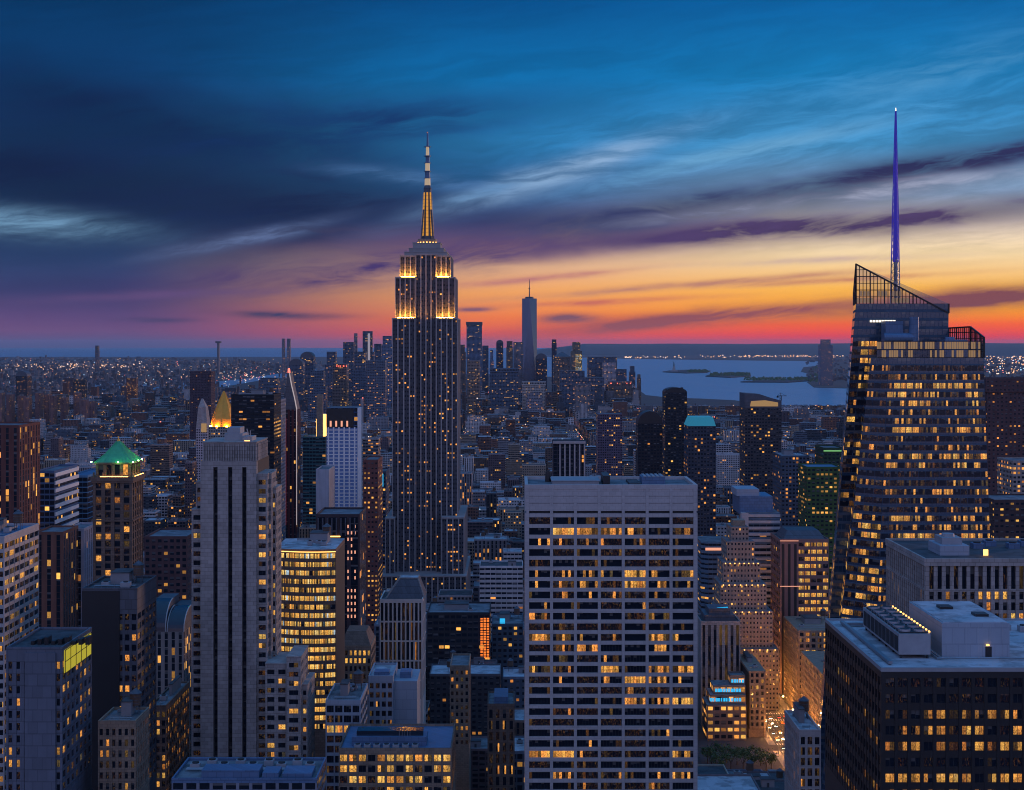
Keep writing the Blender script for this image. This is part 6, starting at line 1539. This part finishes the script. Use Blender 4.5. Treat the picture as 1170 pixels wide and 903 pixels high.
for i in range(9):
    Y = 888.5; root = thing('festoon_post', 'short post with a warm lamp beside the park tents', 'lamp', (X(812 + i * 5.4, Y), Y, GZ), 'lamp posts before the park tents')
    g = MB(); g.cyl(*root.location[:2], GZ, GZ + 3.2, .07, n=6); g.build('pole', 'steel', root); g = MB(); g.cyl(*root.location[:2], GZ + 3.2, GZ + 3.8, .3, .2, 8); g.build('lamp', 'amber', root)
for i, (fx0, fx1, y0, y1, h, lab) in enumerate(((154.5, 165.5, 985, 1040, 44, 'slim brick corner building lit orange beside the blue lit terraced block'), (AVX + 17, AVX + 51, 890, 1030, 46, 'long brick street front lit orange across the avenue'), (AVX + 17, AVX + 51, 1040, 1095, 60, 'taller brick front further down the orange avenue'))):
    side = -1 if i == 0 else 1; x0, x1 = fx0, fx1
    root = thing('street_front', lab, 'building', ((x0 + x1) / 2, (y0 + y1) / 2, GZ))
    wall = MB(); wins = []; n = int((h - 6) / 4); L = y1 - y0; nb = int(L / 4.4); zb = GZ + 6
    a, b = ((x1, y0 + .5), (x1, y1)) if side < 0 else ((x0, y1), (x0, y0 + .5))
    grid_face(wall, wins, a, b, zb, zb + n * 4, nb, n, 1.5, 1.6, .5, lit=.3, panes=2, sp_in=.1)
    grid_face(wall, wins, (x0 + .5, y0), (x1 - .5, y0), zb, zb + n * 4, 3 if i == 0 else 8, n, 1.5, 1.6, .5, lit=.3, panes=2, sp_in=.1)
    wall.box(x0 + .51, x1 - .51, y0 + .51, y1, zb, zb + n * 4, 1); wall.box(x0, x1, y0, y1, zb + n * 4 + .003, zb + n * 4 + 1.5)
    wall.box(x0 + 1, x1 - 1, y0 + 1, y1, GZ, zb - .01)
    for k in range(nb + 1):
        q = y0 + .5 + (L - 1) * k / nb
        for xx in (x0, x1 - 1.1): wall.box(xx, xx + 1.1, q - .4, q + .4, GZ, zb)
    wall.build('wall', ['tan_brick', 'core'], root)
    g = MB(); xx = x1 - .98 if side < 0 else x0 + .9
    for k in range(nb): q = y0 + 1.2 + (L - 1) * k / nb; g.box(xx, xx + .08, q, q + 3, GZ + .8, GZ + 3.6)
    g.build('shop_window', 'shopfront', root)
    rooftop_kit(root, x0 + 1, x1 - 1, y0 + 2, y1 - 2, zb + n * 4 + 1.5, 4, i + 40)
    place_windows(root, wins, bars=False, limit=60)
    FOOT.append((x0, x1, y0, y1))

# ================================================================== the ordinary city, block by block
BRICK = [((.17, .085, .06), 'red brick'), ((.13, .09, .07), 'brown brick'), ((.28, .23, .17), 'tan brick'), ((.20, .20, .21), 'grey stone'), ((.42, .40, .39), 'pale stone'), ((.50, .49, .48), 'white brick'), ((.08, .10, .13), 'slate blue'), ((.045, .05, .06), 'dark glass'), ((.10, .075, .08), 'plum brick')]
WINS = [(.26, .32, .74), (.22, .30, .78), (.05, .38, .80), (.30, .05, .95), (.12, .25, .85)]
lots = []
CLEAR.append((733, 972, 464, 6300)); CLEAR.append((612, 640, 432, 6300))
rf = random.Random(21)
def blocked(x0, x1, y0, y1): return any(x0 < b + 3 and x1 > a - 3 and y0 < e + 3 and y1 > d - 3 for a, b, d, e in FOOT)
def hmax(Y):
    pts = [(640, 62), (1000, 70), (1500, 72), (2200, 58), (3200, 44), (4300, 46), (5000, 70), (6000, 85)]
    for (a, h0), (b, h1) in zip(pts, pts[1:]):
        if Y <= b: return h0 + (h1 - h0) * (Y - a) / (b - a)
    return 60
for ax_, nx_ in zip(AV, AV[1:]):
    for yb in range(640, 5900, 80):
        q = ax_ + 15
        while q < nx_ - 25:
            wd = rf.uniform(16, 44) * (1.0 if yb < 2600 else 1.25)
            wd = min(wd, nx_ - 15 - q)
            for half in (0, 1):
                x0, x1 = q + .6, q + wd - .6; y0 = yb + 9 + half * 31; y1 = y0 + 30 - rf.uniform(0, 5)
                if max(abs(x0), abs(x1)) - 40 > .345 * y1 or rf.random() < .03: continue
                if blocked(x0, x1, y0, y1): continue
                hh = hmax(y0) * (.30 + .70 * rf.random()) * (rf.uniform(1.5, 2.2) if y0 > 1350 and rf.random() < .05 else 1) * (1.0 if rf.random() > .10 else rf.uniform(1.25, 1.8 if y0 > 1700 else 1.35))
                if x0 < -.18 * y0 and y0 > 3000: hh *= .75
                if x0 > .09 * y0 and y0 > 4000: hh *= .8
                a, b = PX(x0, y0), PX(x1, y0)
                for c0, c1, vis, cy in CLEAR:
                    if cy > y0 and b > c0 - 1 and a < c1 + 1: hh = min(hh, H - (vis - HY) / F * y0)
                hh = min(hh, H - (432 - HY) / F * y0)
                if hh < 7: continue
                lots.append([x0, x1, y0, y1, hh])
            q += wd
# which of them can be seen: front to back over a coarse picture grid
W2, H2 = 585, 452
cov = np.zeros((H2, W2), bool)
occ = [(PX(x0, y0), PX(x1, y0), vis_top, y0) for (x0, x1, y0, y1), vis_top in ()]
items = [(l[2], 0, l) for l in lots]
HT = {}
for o in [k for k in bpy.data.objects if k.parent is None and k.get('category') in ('skyscraper', 'office tower', 'office building', 'building')]:
    ms = [o] + list(o.children)
    for k in ms:
        if k.type == 'MESH' and k.name.split('.')[0] in ('wall', 'curtain_wall', 'downtown_tower'):
            V = np.empty(len(k.data.vertices) * 3, np.float32); k.data.vertices.foreach_get('co', V); V = V.reshape(-1, 3) + np.array(world_loc(k))
            yy = max(50, V[:, 1].min()); items.append((yy, 1, [V[:, 0].min(), V[:, 0].max(), yy, V[:, 1].max(), V[:, 2].max()]))
items.sort(key=lambda q: q[0])
score = {}
for yy, typ, l in items:
    x0, x1, y0, y1, hh = l
    a, b = int(max(0, PX(x0, y0) / 2)), int(min(W2, PX(x1, y0) / 2 + 1)); c, e = int(max(0, PY(hh, y1) / 2)), int(min(H2, PY(0, y0) / 2 + 1))
    if a >= b or c >= e: score[id(l)] = 0; continue
    sub = cov[c:e, a:b]
    if typ == 0: score[id(l)] = int((~sub).sum())
    c2 = int(max(0, PY(hh, y0) / 2)); cov[c2:e, a:b] = True
    if typ == 0: cov[c:c2, a:b] = True
ranked = sorted([l for l in lots if score[id(l)] > 3], key=lambda l: -score[id(l)])
single = {id(l) for l in ranked[:270]}
def roofs(mb, x0, x1, y0, y1, z, r, mi=1):
    if r.random() < .75:
        a, b = x0 + (x1 - x0) * r.uniform(.15, .6), y0 + (y1 - y0) * r.uniform(.2, .6); mb.box(a, a + min(6, (x1 - x0) * .35), b, b + min(7, (y1 - y0) * .3), z, z + r.uniform(2.2, 4.5), mi)
    if r.random() < .5:
        a, b = x0 + (x1 - x0) * r.uniform(.1, .8), y0 + (y1 - y0) * r.uniform(.1, .8); mb.box(a, a + 2.2, b, b + 2.6, z, z + 1.6, mi)
def city_body(mb, l, tint, win, lit, r, far=False):
    x0, x1, y0, y1, hh = l; sd = r.random() * 95
    bay, flr = r.uniform(2.8, 4.2), r.uniform(3.2, 4.0)
    if far: k = max(1, y0 / 3000); bay *= k; flr *= k
    mb.st.update(tint=tint, win=win, lit=lit, seed=sd)
    if hh > 42 and r.random() < .4 and x1 - x0 > 18:
        z1 = GZ + (hh - GZ) * r.uniform(.6, .85); q = r.uniform(2, 5)
        mb.prism(rect(x0, x1, y0, y1), GZ, z1, 0, 1, bay=bay, flr=flr); x0 += q; x1 -= q; y0 += q * .7; y1 -= q * .5
        mb.prism(rect(x0, x1, y0, y1), z1 - .01, hh, 0, 1, bay=bay, flr=flr)
    else: mb.prism(rect(x0, x1, y0, y1), GZ, hh, 0, 1, bay=bay, flr=flr)
    # cornice and parapet rim
    mb.st.update(win=(.6, .6, .6), lit=0, tint=tuple(min(.55, c * 1.5 + .04) for c in tint))
    if y0 < 2600: parapet(mb, x0, x1, y0, y1, hh, .9, .4, 0)
    return x0, x1, y0, y1
# shared roof furniture, copied onto the singled-out buildings
def tank_parts():
    g = MB()
    for a, b in ((-1.1, -1.1), (1.1, -1.1), (1.1, 1.1), (-1.1, 1.1)): g.bar((a, b, 0), (a, b, 3.2), .14, 1)
    g.cyl(0, 0, 3.2, 6.8, 1.9, 1.75, 12, 0); g.cyl(0, 0, 6.8, 8.2, 2.05, .1, 12, 1)
    return g.build('water_tank', ['wood', 'slate'])
def bulk_part():
    g = MB(); g.box(-3, 3, -2.5, 2.5, 0, 3.4); g.box(-3.2, 3.2, -2.7, 2.7, 3.4, 3.7, 1); g.box(-.6, .6, -2.56, -2.5, 0, 2.1, 1); return g.build('bulkhead', ['parapet', 'roof_dark'])
def hvac_part():
    g = MB(); g.box(-1.6, 1.6, -1.2, 1.2, .3, 2.0); g.box(-1.4, 1.4, -1, 1, 0, .3, 1); g.cyl(0, 0, 2.0, 2.35, .9, n=10, mi=1); return g.build('air_handler', ['mech', 'core'])
kit_ = {'tank': tank_parts(), 'bulk': bulk_part(), 'hvac': hvac_part()}
labels = set(); first_used = set()
def hname(l):
    a, b = PX(l[0], l[2]), PX(l[1], l[2]); c = (a + b) / 2; best = []
    pyt = PY(l[4], l[2])
    for (nm, h0, h1, hy, vis) in HEROES:
        d_ = max(0, h0 - c, c - h1) + abs(hy - l[2]) * .02 + max(0, (pyt - vis - 60)) * .2
        rel = ('in front of' if l[2] < hy else 'behind') if h0 - 3 < c < h1 + 3 else 'beside'
        best.append((d_, nm, rel))
    best.sort(); return best
mass = MB(); n_single = 0; recs = []
for l in lots:
    r = random.Random(int(l[0] * 13 + l[2] * 7)); (tint, tname) = r.choice(BRICK if l[4] < 60 or l[2] > 2500 else BRICK[2:]); f = r.uniform(.8, 1.2); tint2 = tuple(c * f for c in tint)
    win = r.choice(WINS); lit = r.choice([.02, .035, .06, .10, .20]) * (1.0 if l[2] < 2500 else .75)
    if id(l) in single:
        n_single += 1
        kind = 'office_building' if l[4] > 55 else 'apartment_building' if l[4] > 30 else 'brick_building' if 'brick' in tname else 'loft_building'
        mb = MB(); bx = city_body(mb, l, tint2, win, lit, r)
        o = mb.build(kind, ['facade', r.choice(['roof', 'roof', 'roof_dark', 'roof_pale', 'roof_pale'])], None, at=((l[0] + l[1]) / 2, (l[2] + l[3]) / 2, GZ))
        feats = []; w_, d_ = bx[1] - bx[0], bx[3] - bx[2]
        slots = [(.28, .3), (.7, .62), (.25, .75), (.75, .25)]; r.shuffle(slots)
        want = [k for k, pr_ in (('tank', .45), ('bulk', .6), ('hvac', .5), ('hvac', .35)) if r.random() < pr_]
        for k, (u_, v_) in zip(want, slots):
            src = kit_[k]; c = src if k not in first_used else src.copy()
            if k in first_used: C.objects.link(c)
            first_used.add(k); c.parent = o
            c.location = Vector((bx[0] + w_ * u_, bx[2] + d_ * v_, l[4])) - Vector(o.location)
            feats.append({'tank': 'water tank', 'bulk': 'stair hut', 'hvac': 'roof fan'}[k])
        size = 'tall' if l[4] > 70 else 'mid height' if l[4] > 42 else 'low'
        width = 'broad' if w_ > 34 else 'narrow' if w_ < 20 else ''
        litw = {.02: 'almost unlit', .035: 'dim', .06: 'few windowed glow', .10: 'warm windowed', .20: 'brightly lit'}[min((.02, .035, .06, .10, .20), key=lambda q: abs(q - lit / (1.0 if l[2] < 2500 else .75)))]
        litw = litw.replace('few windowed glow', 'sparsely lit')
        roofw = ('with ' + ' and '.join(dict.fromkeys(feats))) if feats else 'with bare roof'
        recs.append(dict(o=o, Y=l[2], size=size, width=width, lit=litw, tone=tname, roof=roofw, near=[(nm, rel) for _, nm, rel in hname(l)[:4]]))
        tag(o, 'x', 'building', 'ordinary city buildings')
    else:
        bx = city_body(mass, l, tint2, win, lit, r, True); roofs(mass, *bx, l[4], r)
# a label for each: the fewest words true of this building and of no other
def matches(q, keys, nm, rel): return [p for p in recs if all(p[c] == q[c] for c in keys) and (nm, rel) in p['near']]
for q in recs:
    lab = None; best = None
    for keys in (('size', 'tone'), ('size', 'lit', 'tone'), ('size', 'width', 'tone'), ('size', 'tone', 'roof'), ('size', 'width', 'lit', 'tone'), ('size', 'lit', 'tone', 'roof'), ('size', 'width', 'tone', 'roof'), ('size', 'width', 'lit', 'tone', 'roof')):
        if 'width' in keys and not q['width']: continue
        for nm, rel in q['near'][:3]:
            ms = matches(q, keys, nm, rel)
            head = ' '.join(q[c] for c in keys if c != 'roof') + ' building' + (' ' + q['roof'] if 'roof' in keys else '')
            if best is None or len(ms) < best[0]: best = (len(ms), head, nm, rel, ms)
            if len(ms) == 1 and len((head + ' ' + rel + ' ' + nm).split()) <= 16: lab = head + ' ' + rel + ' ' + nm; break
        if lab: break
    if not lab:
        _, head, nm, rel, ms = best; ms.sort(key=lambda p: p['Y']); i = [p is q for p in ms].index(True)
        lab = ('nearer ' if len(ms) == 2 and i == 0 else 'farther ' if len(ms) == 2 else ['nearest ', 'second nearest ', 'third nearest ', 'fourth nearest ', 'fifth nearest '][min(i, 4)]) + head + ' ' + rel + ' ' + nm
    while len(lab.split()) > 16 and (' and ' in lab): lab = lab[:lab.index(' and ')] + ' ' + rel + ' ' + nm
    if len(lab.split()) > 16: lab = lab.replace('mid height ', '').replace('almost ', '')
    q['o']['label'] = lab
for k, o in kit_.items():
    if k not in first_used: bpy.data.objects.remove(o)
tag(mass.build('city_blocks', ['facade', 'roof']), 'mass of small city buildings filling the blocks behind the towers', 'city blocks', kind='stuff')

# far districts across the rivers: too many and too small to count
far = MB(); rr_ = random.Random(77)
for k in range(5200):
    py = 410 + 44 * rr_.random() ** 1.1; px = rr_.uniform(-20, 470); Y = GY(py); x_ = X(px, Y)
    if 234 < px < 330 and 428 < py < 448 and rr_.random() < .97: continue
    if py < 420 and px > 200 + (py - 410) * 25: continue
    wd = rr_.uniform(1.2, 4.2) / F * Y; h_ = rr_.uniform(8, 26) * (1 if rr_.random() > .06 else 2.4)
    c_ = rr_.choice([(.12, .08, .07), (.2, .19, .19), (.09, .1, .12), (.3, .29, .28), (.06, .07, .08)])
    far.st.update(tint=c_, win=(.15, .3, .75), lit=.022, seed=rr_.random() * 90)
    far.prism(rect(x_, x_ + wd, Y, Y + wd), GZ, GZ + h_, 0, 1, bay=1.2 / F * Y, flr=max(3.5, .8 / F * Y))
for k in range(1500):
    px = rr_.uniform(920, 1200); py = 406 + 46 * rr_.random() ** .9
    if px < 1100 and py > 436: continue
    Y = GY(py); x_ = X(px, Y); wd = rr_.uniform(1.2, 4) / F * Y; h_ = rr_.uniform(8, 24)
    far.st.update(tint=rr_.choice([(.12, .08, .07), (.2, .19, .19), (.09, .1, .12)]), win=(.15, .3, .75), lit=.03, seed=rr_.random() * 90)
    far.prism(rect(x_, x_ + wd, Y, Y + wd), GZ, GZ + h_, 0, 1, bay=1.2 / F * Y, flr=max(3.5, .8 / F * Y))
tag(far.build('far_city', ['facade', 'roof']), 'far low city spreading across the rivers to the horizon', 'far city', kind='stuff')
# woods on the islands and the far shore
wd_ = MB()
for poly, n in (((786, 810, 424.2, 426.4), 120), ((812, 857, 427.5, 430.6), 200), ((850, 935, 433, 436), 160), ((925, 945, 418, 438), 90)):
    a, b, c, e = poly
    for k in range(n):
        px, py = rr_.uniform(a, b), rr_.uniform(c, e); Y = GY(py); x_ = X(px, Y); r_0 = rr_.uniform(6, 13)
        wd_.cyl(x_, Y, 7, 7 + rr_.uniform(6, 15), r_0, r_0 * .4, 6)
tag(wd_.build('island_woods', 'leaf'), 'dark woods covering the harbour islands', 'woods', kind='stuff')
# the scattered lights of streets and signs far away
M['light_warm'] = glow('far_warm_light', (1.0, .50, .22), 1.5); M['light_white'] = glow('far_white_light', (1.0, .72, .56), 1.5); M['light_red'] = glow('far_red_light', (1.0, .20, .14), 2.0); M['light_blue'] = glow('far_cool_light', (.45, .75, 1.0), 1.6)
dots = MB()
def dot(px, py, z, size, mi):
    Y = GY(py); x_ = X(px, Y); q = size / F * Y / 2; Yz = Y * (H - z) / H
    x_ = X(px, Y); dots.box(x_ - q, x_ + q, Y - q, Y + q, z - q, z + q, mi, True)
def pick(): return rr_.choices([0, 1, 2, 3], [.52, .26, .09, .13])[0]
for k in range(190): dot(rr_.uniform(25, 160) + rr_.gauss(0, 14), 420 + rr_.gauss(0, 1.6), 14, rr_.uniform(.45, 1.0), rr_.choice([0, 0, 1]))
for k in range(300): dot(rr_.uniform(-5, 330), 412 + 34 * rr_.random(), rr_.uniform(12, 34), rr_.uniform(.35, .8), pick())
for k in range(90): dot(rr_.uniform(190, 330), 432 + rr_.gauss(0, 3), 14, rr_.uniform(.5, 1.0), rr_.choice([0, 1, 2]))
for k in range(40): dot(rr_.uniform(712, 790), 408.8 + rr_.gauss(0, 1.0), 12, rr_.uniform(.5, 1.2), rr_.choice([1, 0, 1]))
for k in range(110): dot(rr_.uniform(800, 965), 407.6 + rr_.gauss(0, .7), 12, rr_.uniform(.5, 1.1), rr_.choice([0, 0, 1]))
for k in range(160): dot(rr_.uniform(1125, 1180), 408 + rr_.random() ** 1.5 * 22, 14, rr_.uniform(.5, 1.2), pick())
for k in range(900):
    l = rr_.choice(lots)
    if l[2] < 1300: continue
    q = rr_.uniform(.5, 1.15) / F * l[2] / 2; x_ = rr_.uniform(l[0], l[1]); y_ = l[2] - q - .3; z_ = GZ + (l[4] - GZ) * rr_.choice([rr_.random(), 1.02])
    dots.box(x_ - q, x_ + q, y_ - q, y_ + q, z_ - q, z_ + q, pick(), True)
for ax_ in AV[3:]:
    for k in range(170):
        y_ = rr_.uniform(1500, 5900); x_ = ax_ + rr_.choice([-9, -3, 3, 9]); q = .75 / F * y_ / 2
        dots.box(x_ - q, x_ + q, y_ - q, y_ + q, GZ + 4 - q, GZ + 4 + q, rr_.choice([0, 0, 1, 2]), True)
tag(dots.build('far_lights', ['light_warm', 'light_white', 'light_red', 'light_blue']), 'scattered warm street and sign lights far across the city', 'city lights', kind='stuff')

# boats are not seen; the air itself is: even haze in one closed box
hz_ = MB(); hz_.box(-58000, 58000, -2500, 94000, -1.5, 475, 0, True)
m = bpy.data.materials.new('haze'); m.use_nodes = True; t = NT(m.node_tree); t.n.clear()
o_ = t.new('ShaderNodeOutputMaterial'); v_ = t.new('ShaderNodeVolumePrincipled'); v_.inputs['Color'].default_value = (.58, .78, 1.0, 1); v_.inputs['Density'].default_value = 1.0e-5; v_.inputs['Anisotropy'].default_value = .0
t.l.new(v_.outputs[0], o_.inputs['Volume']); M['haze'] = m
tag(hz_.build('haze', 'haze'), kind='stuff')
